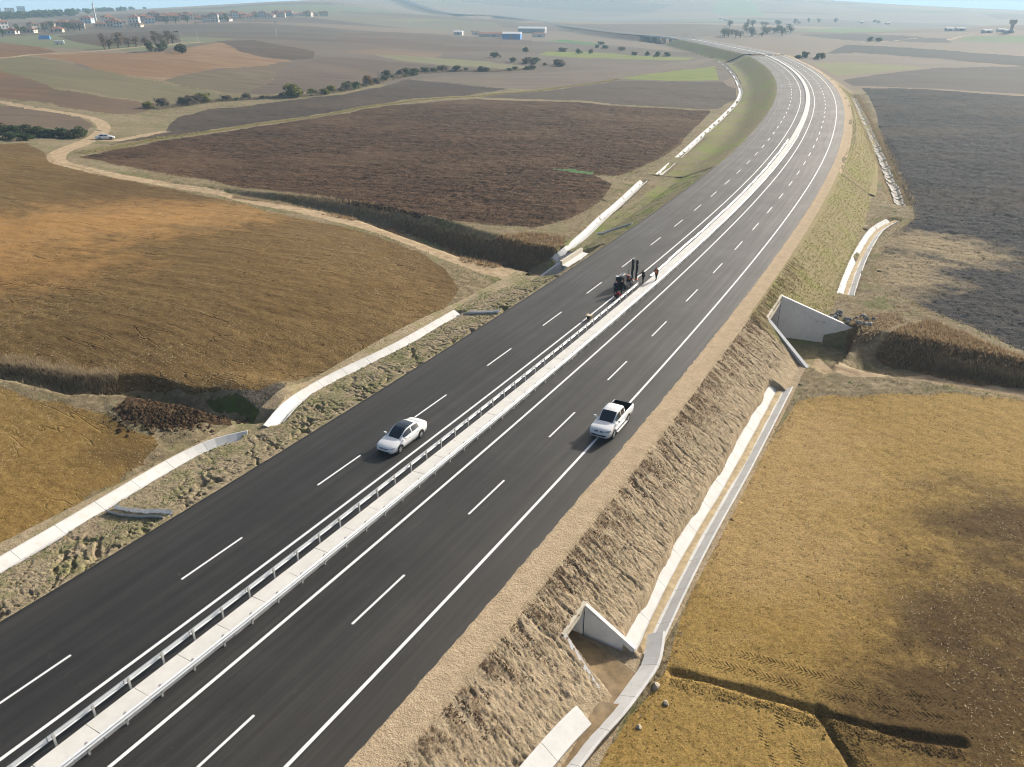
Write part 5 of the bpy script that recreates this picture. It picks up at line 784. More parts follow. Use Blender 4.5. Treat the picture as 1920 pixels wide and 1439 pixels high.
def sedan(g, pano=True, paint='white_paint'):
    st = [(2.385, .50, .36, .50), (2.34, .66, .27, .60), (2.20, .79, .22, .68), (1.9, .88, .19, .765), (1.45, .905, .18, .835), (1.0, .915, .18, .895), (0.3, .917, .18, .93), (-0.3, .917, .18, .945), (-0.9, .917, .18, .96), (-1.45, .91, .18, .985), (-1.85, .885, .2, 1.01), (-2.2, .82, .25, 1.0), (-2.34, .74, .30, .95), (-2.385, .60, .40, .80)]
    V, Fc, w = loft(st, lambda s: [(s[1] * .80, s[2]), (s[1] * .97, s[2] + .07), (s[1], s[2] + (s[3] - s[2]) * .45), (s[1] * .985, s[3] - .12), (s[1] * .93, s[3] - .035), (s[1] * .70, s[3]), (s[1] * .35, s[3] + .018), (0, s[3] + .022)])
    split(g, V, Fc, lambda i, j, sd: 'hood' if i < 5 and j >= 4 else ('trunk_lid' if i >= 9 and j >= 4 else 'body'), dict(hood=M[paint], trunk_lid=M[paint], body=M[paint]))
    n0 = 15; make('front_bumper', [V[k_] for k_ in range(w)], [tuple(range(w))], M[paint], g); lastr = len(V) - w; make('rear_bumper', V[lastr:], [tuple(range(w))[::-1]], M[paint], g)
    make('underbody', [(-2.2, -.8, .2), (2.2, -.8, .2), (2.2, .8, .2), (-2.2, .8, .2)], [(0, 1, 2, 3)], M['black'], g)
    cs = [(1.06, .76, .905, .55, .905), (0.78, .79, .915, .60, 1.10), (0.40, .815, .925, .60, 1.335), (0.15, .82, .93, .60, 1.415), (-.20, .82, .935, .605, 1.452), (-.28, .82, .935, .605, 1.455), (-.62, .82, .94, .60, 1.45), (-.95, .81, .955, .585, 1.41), (-1.22, .80, .965, .56, 1.335), (-1.38, .79, .97, .55, 1.275), (-1.75, .74, 1.005, .54, 1.09), (-1.92, .70, 1.012, .52, 1.012)]
    V, Fc, w = loft(cs, lambda s: [(s[1], s[2]), (s[1] * .985, s[2] + (s[4] - s[2]) * .12), (s[3] + (s[1] - s[3]) * .12, s[2] + (s[4] - s[2]) * .86), (s[3] * .90, s[4] - .012 * min(1, (s[4] - s[2]) * 3)), (s[3] * .45, s[4] + .012 * min(1, (s[4] - s[2]) * 3)), (0, s[4] + .016 * min(1, (s[4] - s[2]) * 3))])
    def rule(i, j, sd):
        if i <= 2 and j >= 3: return 'windscreen'
        if pano and 3 <= i <= 6 and j >= 3: return 'glass_roof'
        if i >= 9 and j >= 3: return 'rear_window'
        if j == 1 and i in (1, 2, 3): return ('side_window', 'f', sd)
        if j == 1 and i in (5, 6, 7): return ('side_window', 'r', sd)
        return 'roof'
    split(g, V, Fc, rule, dict(windscreen=M['glass'], glass_roof=M['glass'], rear_window=M['glass'], side_window=M['glass'], roof=M[paint]))
    car_common(g, 2.385, .917, 1.42, -1.29, .325, .22, .915)
    for sd in (-1, 1):
        MB().box((0.80, sd * 1.0, .98), (.13, .17, .11)).box((0.80, sd * .9, .95), (.06, .12, .04)).build('mirror', M[paint], g)
        hv = [(2.352, sd * .34, .60), (2.235, sd * .76, .655), (2.02, sd * .842, .715), (2.10, sd * .80, .725), (2.27, sd * .58, .665), (2.352, sd * .34, .655)]
        make('headlight', [(x + .012, y * 1.02, z + .006) for x, y, z in hv], [(0, 1, 2, 3, 4, 5)] if sd > 0 else [(5, 4, 3, 2, 1, 0)], M['lamp'], g)
        MB().box((-2.36, sd * .55, .86), (.05, .32, .12)).build('tail_light', M['red_lamp'], g)
        for x in (0.35, -0.75): MB().box((x - .2, sd * .925, .80), (.2, .02, .03)).build('door_handle', M['chrome'], g)
    MB().box((2.375, 0, .595), (.05, .70, .055)).build('grille', M['black'], g); MB().box((2.36, 0, .335), (.06, 1.05, .085)).build('air_intake', M['black'], g)
    MB().box((2.41, 0, .46), (.02, .52, .11)).build('number_plate', M['plate'], g); e_ = MB(); e_.tube([(2.395, 0, .61), (2.415, 0, .61)], .055, 14).build('emblem', M['chrome'], g)
g = place_car('sedan_car', 'white sedan with a black glass roof on the left carriageway', 51.9, -4.08); sedan(g)
def pickup(g):
    st = [(2.63, .55, .46, .66), (2.60, .74, .40, .84), (2.45, .84, .36, .96), (2.1, .895, .34, 1.03), (1.6, .90, .34, 1.075), (1.15, .905, .34, 1.11), (0.4, .905, .34, 1.12), (-.5, .905, .34, 1.13), (-.98, .905, .34, 1.14), (-1.02, .905, .36, 1.15), (-1.9, .905, .40, 1.15), (-2.5, .90, .44, 1.15), (-2.62, .86, .48, 1.14)]
    V, Fc, w = loft(st, lambda s: [(s[1] * .80, s[2]), (s[1] * .97, s[2] + .06), (s[1], s[2] + (s[3] - s[2]) * .5), (s[1] * .99, s[3] - .10), (s[1] * .955, s[3] - .015), (s[1] * .86, s[3]), (s[1] * .40, s[3] + (.02 if s[0] > 0 else 0)), (0, s[3] + (.03 if s[0] > 0 else 0))])
    split(g, V, Fc, lambda i, j, sd: None if i >= 8 and j >= 5 else ('hood' if i < 5 and j >= 4 else ('cargo_bed' if i >= 9 else 'body')), dict(hood=M['pearl'], body=M['pearl'], cargo_bed=M['pearl']))
    make('front_bumper', [V[k_] for k_ in range(w)], [tuple(range(w))], M['pearl'], g); make('tailgate', V[-w:], [tuple(range(w))[::-1]], M['pearl'], g)
    b = MB(); x0, x1, y0, z0, z1 = -2.56, -1.0, .775, .62, 1.15
    b.add([(x0, -y0, z0), (x1, -y0, z0), (x1, y0, z0), (x0, y0, z0), (x0, -y0, z1), (x1, -y0, z1), (x1, y0, z1), (x0, y0, z1)], [(0, 1, 2, 3), (4, 5, 1, 0), (5, 6, 2, 1), (6, 7, 3, 2), (7, 4, 0, 3)])
    b.build('bed_liner', M['black'], g)
    make('underbody', [(-2.5, -.8, .38), (2.4, -.8, .38), (2.4, .8, .38), (-2.5, .8, .38)], [(0, 1, 2, 3)], M['black'], g)
    cs = [(1.28, .78, 1.115, .60, 1.115), (1.0, .80, 1.125, .64, 1.32), (0.66, .82, 1.13, .645, 1.58), (0.45, .825, 1.13, .645, 1.70), (0.05, .825, 1.135, .65, 1.755), (-.02, .825, 1.135, .65, 1.757), (-.45, .82, 1.14, .645, 1.755), (-.74, .815, 1.14, .64, 1.735), (-.84, .81, 1.14, .63, 1.70), (-.98, .80, 1.145, .62, 1.16)]
    V, Fc, w = loft(cs, lambda s: [(s[1], s[2]), (s[1] * .985, s[2] + (s[4] - s[2]) * .10), (s[3] + (s[1] - s[3]) * .14, s[2] + (s[4] - s[2]) * .85), (s[3] * .92, s[4] - .01 * min(1, (s[4] - s[2]) * 3)), (s[3] * .45, s[4] + .014 * min(1, (s[4] - s[2]) * 3)), (0, s[4] + .02 * min(1, (s[4] - s[2]) * 3))])
    def rule(i, j, sd):
        if i <= 2 and j >= 3: return 'windscreen'
        if i == 8 and j >= 3: return 'rear_window'
        if j == 1 and i in (1, 2, 3): return ('side_window', 'f', sd)
        if j == 1 and i in (5, 6): return ('side_window', 'r', sd)
        return 'roof'
    split(g, V, Fc, rule, dict(windscreen=M['glass'], rear_window=M['glass'], side_window=M['glass'], roof=M['pearl']))
    car_common(g, 2.63, .905, 1.62, -1.40, .37, .25, .905)
    for sd in (-1, 1):
        MB().box((0.98, sd * 1.03, 1.24), (.12, .19, .15)).box((0.98, sd * .92, 1.2), (.06, .1, .04)).build('mirror', M['pearl'], g)
        hv = [(2.575, sd * .46, .86), (2.46, sd * .85, .90), (2.22, sd * .895, .985), (2.30, sd * .86, 1.0), (2.50, sd * .60, .965), (2.58, sd * .46, .94)]
        make('headlight', [(x + .015, y * 1.012, z + .008) for x, y, z in hv], [(0, 1, 2, 3, 4, 5)] if sd > 0 else [(5, 4, 3, 2, 1, 0)], M['lamp'], g)
        MB().box((-2.61, sd * .80, .95), (.06, .13, .30)).build('tail_light', M['red_lamp'], g)
        MB().box((0.15, sd * .985, .40), (2.15, .14, .05)).build('side_step', M['rim'], g)
        MB().tube([(2.60, sd * .62, .58), (2.66, sd * .62, .58)], .055, 10).build('fog_light', M['lamp'], g)
        for x in (0.3, -0.5): MB().box((x, sd * .915, .98), (.2, .03, .04)).build('door_handle', M['chrome'], g)
    for sd in (-1, 1):
        for k_ in range(4): MB().box((2.60, sd * (.12 + .075 * k_), .87), (.05, .04, .12)).build('grille_slot', M['black'], g)
    MB().box((2.635, 0, .56), (.05, 1.12, .12)).build('air_intake', M['black'], g); MB().box((2.665, 0, .68), (.02, .52, .11)).build('number_plate', M['plate'], g); MB().box((2.60, 0, .43), (.1, 1.3, .06)).build('skid_plate', M['rim'], g)
    MB().tube([(0.55, 0, 1.70), (0.45, 0, 1.95)], .008, 5).build('antenna', M['black'], g); MB().box((-2.62, 0, .6), (.1, 1.6, .12)).build('rear_bumper', M['chrome'], g)
g = place_car('pickup_truck', 'white double cab pickup with a black open bed on the right carriageway', 61.65, 9.52); g['category'] = 'pickup'; pickup(g)
q = WP['farcar'][0]; g = empty('hatchback_car', (q[0], q[1], float(height([q[0]], [q[1]])[0]) + .05), math.radians(20), 'small white car parked on the dirt track at the bend', 'car'); sedan(g, False)
# ---------------------------------------------------------------- road crew
M['skin'] = simple('skin', (0.42, 0.26, 0.18), 0.6, 0.3, 0, 0.05); M['navy'] = simple('navy_cloth', (0.012, 0.018, 0.075), 0.9, 0.1, 0, 0.2); M['blackcloth'] = simple('black_cloth', (0.014, 0.013, 0.014), 0.9, 0.1, 0, 0.2)
M['redcloth'] = simple('red_cloth', (0.36, 0.015, 0.03), 0.9, 0.1, 0, 0.2); M['orangecloth'] = simple('orange_vest', (0.85, 0.16, 0.02), 0.8, 0.2, 0, 0.1); M['browncloth'] = simple('brown_cloth', (0.06, 0.035, 0.022), 0.9, 0.1, 0, 0.2); M['hair'] = simple('dark_hair', (0.015, 0.011, 0.009), 0.7, 0.2, 0, 0.2)
def skin_mesh(name, verts, edges, rads, mat, par, lev=2):
    me = bpy.data.meshes.new(name); me.from_pydata(verts, edges, []); me.materials.append(mat); o = bpy.data.objects.new(name, me); COL.link(o); o.parent = par
    m_ = o.modifiers.new('skin', 'SKIN'); m_.use_smooth_shade = True; sv = me.skin_vertices[0].data
    for i, r in enumerate(rads): sv[i].radius = (r[0], r[1]) if isinstance(r, tuple) else (r, r); sv[i].use_root = (i == 0)
    sub = o.modifiers.new('sub', 'SUBSURF'); sub.levels = lev; sub.render_levels = lev; return o
def person(label, loc, rz, J, jacket, trousers, vest=None, hat=None):
    g = empty('person', loc, rz, label, 'person')
    N_ = ['pel', 'spi', 'che', 'nec', 'hed', 'top', 'shL', 'elL', 'wrL', 'haL', 'shR', 'elR', 'wrR', 'haR', 'hiL', 'knL', 'anL', 'toL', 'hiR', 'knR', 'anR', 'toR']
    ix = {n: i for i, n in enumerate(N_)}; V = [J[n] for n in N_]; E_ = [('pel', 'spi'), ('spi', 'che'), ('che', 'nec'), ('nec', 'hed'), ('hed', 'top'), ('che', 'shL'), ('shL', 'elL'), ('elL', 'wrL'), ('wrL', 'haL'), ('che', 'shR'), ('shR', 'elR'), ('elR', 'wrR'), ('wrR', 'haR'), ('pel', 'hiL'), ('hiL', 'knL'), ('knL', 'anL'), ('anL', 'toL'), ('pel', 'hiR'), ('hiR', 'knR'), ('knR', 'anR'), ('anR', 'toR')]
    rd = dict(pel=.13, spi=.12, che=.14, nec=.055, hed=.095, top=.07, shL=.07, elL=.05, wrL=.035, haL=.03, shR=.07, elR=.05, wrR=.035, haR=.03, hiL=.09, knL=.06, anL=.045, toL=.04, hiR=.09, knR=.06, anR=.045, toR=.04)
    skin_mesh('body', V, [(ix[a], ix[b]) for a, b in E_], [rd[n] for n in N_], M['skin'], g)
    def sub(name, keys, edges, mat, k_):
        i2 = {n: i for i, n in enumerate(keys)}; skin_mesh(name, [J[n] for n in keys], [(i2[a], i2[b]) for a, b in edges], [rd[n] * k_ + .012 for n in keys], mat, g)
    sub('jacket', ['spi', 'che', 'pel', 'shL', 'elL', 'wrL', 'shR', 'elR', 'wrR'], [('pel', 'spi'), ('spi', 'che'), ('che', 'shL'), ('shL', 'elL'), ('elL', 'wrL'), ('che', 'shR'), ('shR', 'elR'), ('elR', 'wrR')], jacket, 1.18)
    sub('trousers', ['pel', 'hiL', 'knL', 'anL', 'hiR', 'knR', 'anR'], [('pel', 'hiL'), ('hiL', 'knL'), ('knL', 'anL'), ('pel', 'hiR'), ('hiR', 'knR'), ('knR', 'anR')], trousers, 1.15)
    for sd in 'LR': skin_mesh('shoe', [J['an' + sd], tuple(np.array(J['an' + sd]) * .3 + np.array(J['to' + sd]) * .7), J['to' + sd]], [(0, 1), (1, 2)], [.06, .052, .045], M['blackcloth'], g, 1)
    if vest: sub('vest', ['spi', 'pel', 'che'], [('pel', 'spi'), ('spi', 'che')], vest, 1.42)
    h = Vector(J['hed']); tp = Vector(J['top']); d = (tp - h).normalized(); skin_mesh('hair', [h + d * .03 - Vector((.025, 0, 0)), tp + d * .015], [(0, 1)], [.102, .075], hat or M['hair'], g, 2)
    return g
def stand(arm=0.0, lean=0.0, step=0.1):
    J = dict(pel=(0, 0, .95), spi=(.03 + lean * .3, 0, 1.14), che=(.02 + lean * .7, 0, 1.36), nec=(.04 + lean, 0, 1.50), hed=(.06 + lean * 1.1, 0, 1.62), top=(.06 + lean * 1.15, 0, 1.72))
    for sd, y in (('L', 1), ('R', -1)):
        a = arm; J['sh' + sd] = (.02 + lean * .75, .19 * y, 1.41); J['el' + sd] = (.05 + lean * .8 + .16 * a, .25 * y, 1.13 + .05 * a); J['wr' + sd] = (.12 + lean * .8 + .42 * a, .23 * y, .90 + .28 * a); J['ha' + sd] = (.16 + lean * .8 + .50 * a, .21 * y, .82 + .36 * a)
        st = step * y; J['hi' + sd] = (0, .10 * y, .90); J['kn' + sd] = (.04 + st * .6, .11 * y, .49); J['an' + sd] = (st, .11 * y, .09); J['to' + sd] = (st + .17, .13 * y, .045)
    return J
def crouch():
    J = dict(pel=(-.12, 0, .42), spi=(.03, 0, .58), che=(.20, 0, .76), nec=(.30, 0, .88), hed=(.38, 0, .97), top=(.44, 0, 1.05))
    for sd, y in (('L', 1), ('R', -1)): J.update({'sh' + sd: (.20, .19 * y, .80), 'el' + sd: (.38, .24 * y, .56), 'wr' + sd: (.56, .16 * y, .42), 'ha' + sd: (.63, .13 * y, .38), 'hi' + sd: (-.10, .12 * y, .40), 'kn' + sd: (.28, .20 * y, .47), 'an' + sd: (-.02, .17 * y, .09), 'to' + sd: (.16, .19 * y, .045)})
    return J
def on_road(s, t, dz=0.0): q = road_pt(s, t); return (q[0], q[1], q[2] + dz)
rd_ = road_dir(95)
person('worker in a navy jacket with dark trousers standing by the post driver', on_road(92.86, -2.40), rd_ + .3, stand(0.1, .03), M['navy'], M['blackcloth'])
person('worker in a black jacket standing beside the navy jacket worker', on_road(93.5, -1.95), rd_ - .2, stand(0.45, .06), M['blackcloth'], M['blackcloth'])
person('worker in a red jacket crouching at the guard rail', on_road(91.4, -1.75), rd_ - 1.2, crouch(), M['redcloth'], M['blackcloth'])
person('worker in black operating the masts of the post driver', on_road(98.5, -0.95), rd_ + 2.6, stand(0.7, .05), M['blackcloth'], M['browncloth'])
person('worker in an orange vest walking on the white median', on_road(99.4, 0.40, .245), rd_ + 2.9, stand(0.2, .05, .2), M['browncloth'], M['blackcloth'], M['orangecloth'], M['orangecloth'])
# ---------------------------------------------------------------- post driver
q = on_road(96.5, -2.75); g = empty('post_driver', q, road_dir(96.5), 'black and orange post driving machine with two upright masts beside the median', 'machine')
M['orange_paint'] = carpaint('orange_machine_paint', (0.62, 0.14, 0.03), 0.4); M['machine'] = simple('black_machine_paint', (0.02, 0.02, 0.022), 0.5, 0.4, 0, 0.2); M['cream'] = simple('cream_cover', (0.62, 0.50, 0.38), 0.6, 0.3, 0, 0.1); M['whitesheet'] = simple('white_panel', (0.78, 0.78, 0.77), 0.5, 0.3, 0, 0.03)
for y in (-.62, .62):
    t = MB(); V = []; n = 18
    pts = [(1.05 + .26 * math.cos(a), .28 + .26 * math.sin(a)) for a in np.linspace(-math.pi / 2, math.pi / 2, 8)] + [(-1.05 + .26 * math.cos(a), .28 + .26 * math.sin(a)) for a in np.linspace(math.pi / 2, 3 * math.pi / 2, 8)]
    V = [(x, y - .15, z) for x, z in pts] + [(x, y + .15, z) for x, z in pts]; n = len(pts)
    make('crawler_track', V, [tuple(range(n)), tuple(range(2 * n - 1, n - 1, -1))] + [((k_ + 1) % n, k_, n + k_, n + (k_ + 1) % n) for k_ in range(n)], M['machine'], g)
MB().box((0, 0, .52), (2.3, 1.0, .22)).build('chassis', M['machine'], g)
MB().box((-.85, .05, .98), (.85, 1.1, .7)).box((-.85, .05, 1.36), (.7, .9, .08)).build('engine_housing', M['machine'], g)
MB().box((-.02, .1, .98), (.8, .9, .62)).build('hydraulic_tank', M['machine'], g); MB().box((0.0, .15, 1.34), (.95, .62, .10)).build('cover', M['cream'], g)
MB().box((-.75, .15, 1.62), (.10, .16, .9), 0, Matrix.Translation((-.75, .15, 1.5)) @ Matrix.Rotation(.75, 4, 'X') @ Matrix.Rotation(.35, 4, 'Y') @ Matrix.Translation((.75, -.15, -1.5))).build('boom_arm', M['whitesheet'], g)
MB().box((-1.12, .42, 1.45), (.32, .42, .04)).build('panel', M['whitesheet'], g)
MB().box((.72, -.30, .92), (.55, .45, .5)).build('slide_frame', M['orange_paint'], g); MB().box((.95, .25, .75), (.3, .4, .35)).build('valve_block', M['orange_paint'], g)
for x, y, h in ((1.30, -.55, 2.75), (1.75, -.95, 2.55)):
    m_ = empty('mast', (x, y, .35)); m_.parent = g
    MB().box((-.08, 0, h / 2), (.06, .20, h)).box((.08, 0, h / 2), (.06, .20, h)).box((0, .09, h / 2), (.14, .04, h)).build('leader', M['machine'], m_)
    MB().box((0, -.10, h * .62), (.2, .2, .75)).box((0, -.10, h * .90), (.28, .26, .3)).build('hammer', M['machine'], m_); MB().box((0, 0, .1), (.4, .36, .2)).build('mast_foot', M['orange_paint'], m_)
    MB().tube([(-.1, .1, h * .8), (-.35, .25, h * .9), (-.5, .3, h * .55), (-.55, .3, .5)], .025, 6).build('hose', M['black'], m_)
MB().tube([(.3, -.5, .75), (.2, -.8, .4), (-.4, -1.0, .12), (-.9, -1.05, .04)], .06, 6).build('hose', M['navy'], g)
MB().box((.62, -.62, 1.05), (.18, .14, .32)).build('control_box', M['whitesheet'], g)
# small generator on the inner line
q = on_road(83.7, -1.95); g = empty('generator', q, road_dir(84), 'small black and yellow generator on the white line by the guard rail', 'generator'); M['yellow'] = carpaint('yellow_paint', (0.62, 0.50, 0.12), 0.4)
MB().box((0, 0, .26), (.42, .34, .30)).build('engine', M['machine'], g); MB().box((0, 0, .47), (.46, .38, .10)).build('tank', M['cream'], g); MB().box((.3, -.05, .26), (.16, .3, .26)).build('alternator', M['yellow'], g)
for y in (-.25, .25): MB().tube([(-.36, y, .03), (.40, y, .03), (.40, y, .56), (-.36, y, .56), (-.36, y, .03)], .02, 6).build('frame', M['yellow'], g)
# ---------------------------------------------------------------- vegetation
def leafmat(name, col, var=0.5):
    n = NT(name); P = n.pos(); a = n.noise(P, 1.1, 3, 0.6); oi = n.new('ShaderNodeObjectInfo'); g = n.new('ShaderNodeNewGeometry')
    c = n.ramp(n.math('ADD', n.math('MULTIPLY', a, 0.5), n.math('MULTIPLY', g.outputs['Random Per Island'], 0.5)), [(0.25, sc(col, 1 - var)), (0.75, sc(col, 1 + var))])
    m_ = n.done(c, 0.7, 0.2); tr_ = n.new('ShaderNodeBsdfTranslucent'); n.link(c, tr_.inputs[0]); mx = n.new('ShaderNodeMixShader'); mx.inputs[0].default_value = 0.45
    n.link(n.b.outputs[0], mx.inputs[1]); n.link(tr_.outputs[0], mx.inputs[2]); n.link(mx.outputs[0], n.n['Material Output'].inputs[0]); return m_
LM = dict(dark=leafmat('dark_foliage', (0.075, 0.082, 0.036)), yellow=leafmat('yellow_green_foliage', (0.16, 0.155, 0.03)), grey=leafmat('bare_twigs', (0.15, 0.122, 0.09)),
          green=leafmat('green_foliage', (0.055, 0.085, 0.028)), brown=leafmat('autumn_foliage', (0.12, 0.088, 0.055)), orange=leafmat('rust_foliage', (0.17, 0.10, 0.03)))
M['bark'] = simple('bark', (0.10, 0.075, 0.055), 0.9, 0.1, 0, 0.3, 4)
def cards(cent, size, r, flat=0.0):
    """one small bent leaf-clump quad per centre"""
    n = len(cent); a = r.normal(size=(n, 3)); a /= np.linalg.norm(a, axis=1)[:, None]; b = np.cross(a, r.normal(size=(n, 3))); b /= np.linalg.norm(b, axis=1)[:, None]
    sz = size * r.uniform(0.6, 1.4, n)[:, None]; V = np.stack([cent - a * sz - b * sz * .6, cent + a * sz - b * sz * .5, cent + a * sz * .8 + b * sz * .6, cent - a * sz * .7 + b * sz * .5], 1).reshape(-1, 3)
    return V, np.arange(4 * n).reshape(n, 4)
def crown_pts(r, lobes, n):
    """points in the shells of several lobes so the crown has gaps and clumps"""
    out = []
    w = np.array([l[3] ** 2 for l in lobes]); w = w / w.sum()
    for (x, y, z, R), k_ in zip(lobes, (w * n).astype(int)):
        d = r.normal(size=(k_, 3)); d /= np.linalg.norm(d, axis=1)[:, None]; q = r.uniform(0.45, 1.05, k_) ** 0.6; out.append(np.array([x, y, z]) + d * (R * q)[:, None] * np.array([1, 1, 0.85]))
    return np.concatenate(out)
def plant_meshes(seed, h, w, trunk, n, size, nl, airy=1.0):
    r = np.random.default_rng(seed); lob = []
    for i in range(nl):
        a = r.uniform(0, 6.28); d = r.uniform(0.15, 0.62) * w / 2; z = r.uniform(trunk + 0.12 * (h - trunk), h * 0.86); R = r.uniform(0.2, 0.36) * w * (1.15 - 0.5 * z / h); lob.append((math.cos(a) * d, math.sin(a) * d, z, R))
    C_ = crown_pts(r, lob, n); C_ = C_[C_[:, 2] > trunk * 0.5 + 0.05]; V, Fc = cards(C_, size, r)
    me = bpy.data.meshes.new('crown'); me.from_pydata(V.tolist(), [], Fc.tolist())
    t = MB(); b0 = max(0.05, 0.022 * h + 0.02); t.tube([(0, 0, -0.2), (0.03 * h * r.normal() * .3, 0.02 * h * r.normal() * .3, h * 0.35), (0.04 * h * r.normal() * .5, 0.03 * h * r.normal() * .5, h * 0.72)], [b0, b0 * .7, b0 * .25], 6)
    for (x, y, z, R) in lob[:7]: t.tube([(0, 0, max(trunk * .8, z * 0.4)), (x * .5, y * .5, z * 0.75), (x, y, z)], [b0 * .5, b0 * .3, b0 * .1], 5)
    tm = bpy.data.meshes.new('trunk'); tm.from_pydata(t.v, [], t.f); tm.materials.append(M['bark']); return me, tm
BUSH = [plant_meshes(100 + i, 1.0, 1.25, 0.05, 520, 0.075, 9) for i in range(4)]
TREE = [plant_meshes(200 + i, 1.0, 0.8, 0.28, 330, 0.036, 13) for i in range(4)]
SLIM = [plant_meshes(300 + i, 1.0, 0.34, 0.06, 420, 0.04, 12) for i in range(2)]
_pc = {}
def plant(kind, x, y, h, w, mat, name, label, cat, group=None, i=0):
    lib = dict(bush=BUSH, tree=TREE, slim=SLIM)[kind]; me, tm = lib[i % len(lib)]; key = (me.name, mat)
    if key not in _pc: m2 = me.copy(); m2.materials.append(LM[mat]); _pc[key] = m2
    g = empty(name, (x, y, float(height([x], [y])[0]) - 0.03), random.uniform(0, 6.28), label, cat, group)
    a = inst('crown', _pc[key], g, scale=(w, w * random.uniform(.85, 1.15), h)); b = inst('trunk', tm, g, scale=(w, w, h)); return g
def along(P, step, jit):
    D = dense(np.array(P, float), step); return D + rng.normal(size=D.shape) * jit
k = 0
for q in along(WP['hedge'], 3.6, 1.3):
    d = math.hypot(*q); mt = random.choice(['dark', 'grey', 'grey', 'green', 'yellow', 'grey', 'yellow']); h = random.choice([0.7, 1.1, 1.5, 2.0, 2.9]) * random.uniform(.8, 1.2)
    plant('bush', q[0], q[1], h, h * random.uniform(1.3, 2.0), mt, 'bush', {'dark': 'dark green bush in the hedgerow across the left fields', 'grey': 'bare grey bush in the hedgerow across the left fields', 'green': 'green bush in the hedgerow across the left fields', 'yellow': 'yellow green bush in the hedgerow across the left fields'}[mt], 'bush', 'hedgerow bushes across the left fields, ' + mt, k); k += 1
for nm in ('hedge2', 'hedge3'):
    for q in along(WP[nm], 7.5, 2.0):
        mt = random.choice(['dark', 'dark', 'dark', 'grey']); h = random.uniform(1.6, 3.4)
        plant('bush', q[0], q[1], h, h * 1.9, mt, 'bush', 'dark bush in the far hedge beyond the dark fields' if mt == 'dark' else 'bare bush in the far hedge beyond the dark fields', 'bush', 'far hedge bushes, ' + mt, k); k += 1
q = WP['hedge'][4]; plant('bush', q[0], q[1] + 1, 5.2, 7.5, 'yellow', 'bush', 'large round yellow green bush standing out of the hedgerow', 'bush', None, 1)
q = WP['hedge'][7]; plant('bush', q[0], q[1] + 1, 4.2, 5, 'orange', 'bush', 'rust coloured bush near the far end of the hedgerow', 'bush', None, 2)
for i, q in enumerate(WP['trees_row']): plant('tree', q[0], q[1], random.uniform(6, 9.5), random.uniform(7, 11), 'brown', 'tree', 'bare brown tree in the row on the ridge, %s from the left' % ['first', 'second', 'third', 'fourth', 'fifth', 'sixth', 'seventh', 'eighth', 'ninth', 'tenth'][i], 'tree', 'trees in the row on the ridge', i)
for i, q in enumerate(WP['cypress']): plant('bush', q[0], q[1], random.uniform(4, 6), random.uniform(3.5, 5), 'dark', 'bush', 'dark evergreen bush below the ridge trees, %s from the left' % ['first', 'second', 'third', 'fourth', 'fifth'][i], 'bush', 'evergreen bushes below the ridge trees', i)
for i, q in enumerate(WP['scrubL']): plant('bush', q[0], q[1], random.uniform(1.6, 2.8), random.uniform(3.2, 5), random.choice(['dark', 'dark', 'green']), 'bush', 'dark scrub bush at the left edge beside the dirt track', 'bush', 'dark scrub beside the dirt track', i)
for i, q in enumerate(WP['bushC']): plant('bush', q[0], q[1], random.uniform(2, 4.5), random.uniform(4, 8), random.choice(['dark', 'green', 'grey']), 'bush', 'dark bush among the far green fields left of the highway bend', 'bush', 'bushes among the far green fields', i)
for i, q in enumerate(WP['bushR']): plant('bush', q[0], q[1], random.uniform(2.5, 5), random.uniform(4, 7), 'dark', 'bush', 'dark bush on the far fields right of the highway bend', 'bush', 'bushes on the far right fields', i)
for i, q in enumerate(WP['bushV']): plant('tree', q[0], q[1], random.uniform(7, 10), random.uniform(9, 14), random.choice(['dark', 'green']), 'tree', 'green tree standing among the village houses', 'tree', 'trees among the village houses', i)
for i, q in enumerate(WP['woodR']):
    for j in range(2): plant('tree', q[0] + random.uniform(-14, 14), q[1] + random.uniform(-20, 20), random.uniform(6, 11), random.uniform(10, 18), random.choice(['dark', 'green', 'brown']), 'tree', 'hazy tree in the clump beyond the highway bend', 'tree', 'hazy trees beyond the highway bend', i + j)
V_, F_ = [], []; nv = 0                                   # far wooded ridge on the left
for i, q in enumerate(WP['woodL']):
    for j in range(16):
        x, y = q[0] + random.uniform(-40, 40), q[1] + random.uniform(-70, 90); R = random.uniform(3.5, 6.5); z = float(height([x], [y])[0])
        C_ = crown_pts(rng, [(x + random.uniform(-R, R) * .5, y, z + R * random.uniform(.4, .9), R * .7) for _ in range(3)], 110); v, f = cards(C_, 1.2, rng); V_.append(v); F_.append(f + nv); nv += len(v)
make('woodland', np.concatenate(V_), np.concatenate(F_).astype(np.int32), LM['green'], kind='stuff', label='hazy belt of woodland on the far left ridge', cat='woodland')
# ---------------------------------------------------------------- grass, weeds, straw
def tufts(name, P, h, w, nb, mat, label, lean=0.5):
    """P: n x 3 roots; one mesh of thin leaning blades"""
    n = len(P); a = rng.uniform(0, 2 * np.pi, (n, nb)); hh = h * rng.uniform(0.5, 1.3, (n, nb)); sp = rng.uniform(0, 0.5, (n, nb)) * h; ro = P[:, None, :] + np.stack([np.cos(a) * sp * .6, np.sin(a) * sp * .6, np.zeros_like(a) - 0.03], -1)
    dx = np.stack([-np.sin(a), np.cos(a), 0 * a], -1) * (w * rng.uniform(.6, 1.3, (n, nb)))[..., None]; tip = ro + np.stack([np.cos(a) * hh * lean, np.sin(a) * hh * lean, hh], -1)
    V = np.stack([ro - dx, ro + dx, tip], 2).reshape(-1, 3); Fc = np.arange(len(V)).reshape(-1, 3).astype(np.int32)
    return make(name, V, Fc, mat, kind='stuff', label=label, cat='grass')
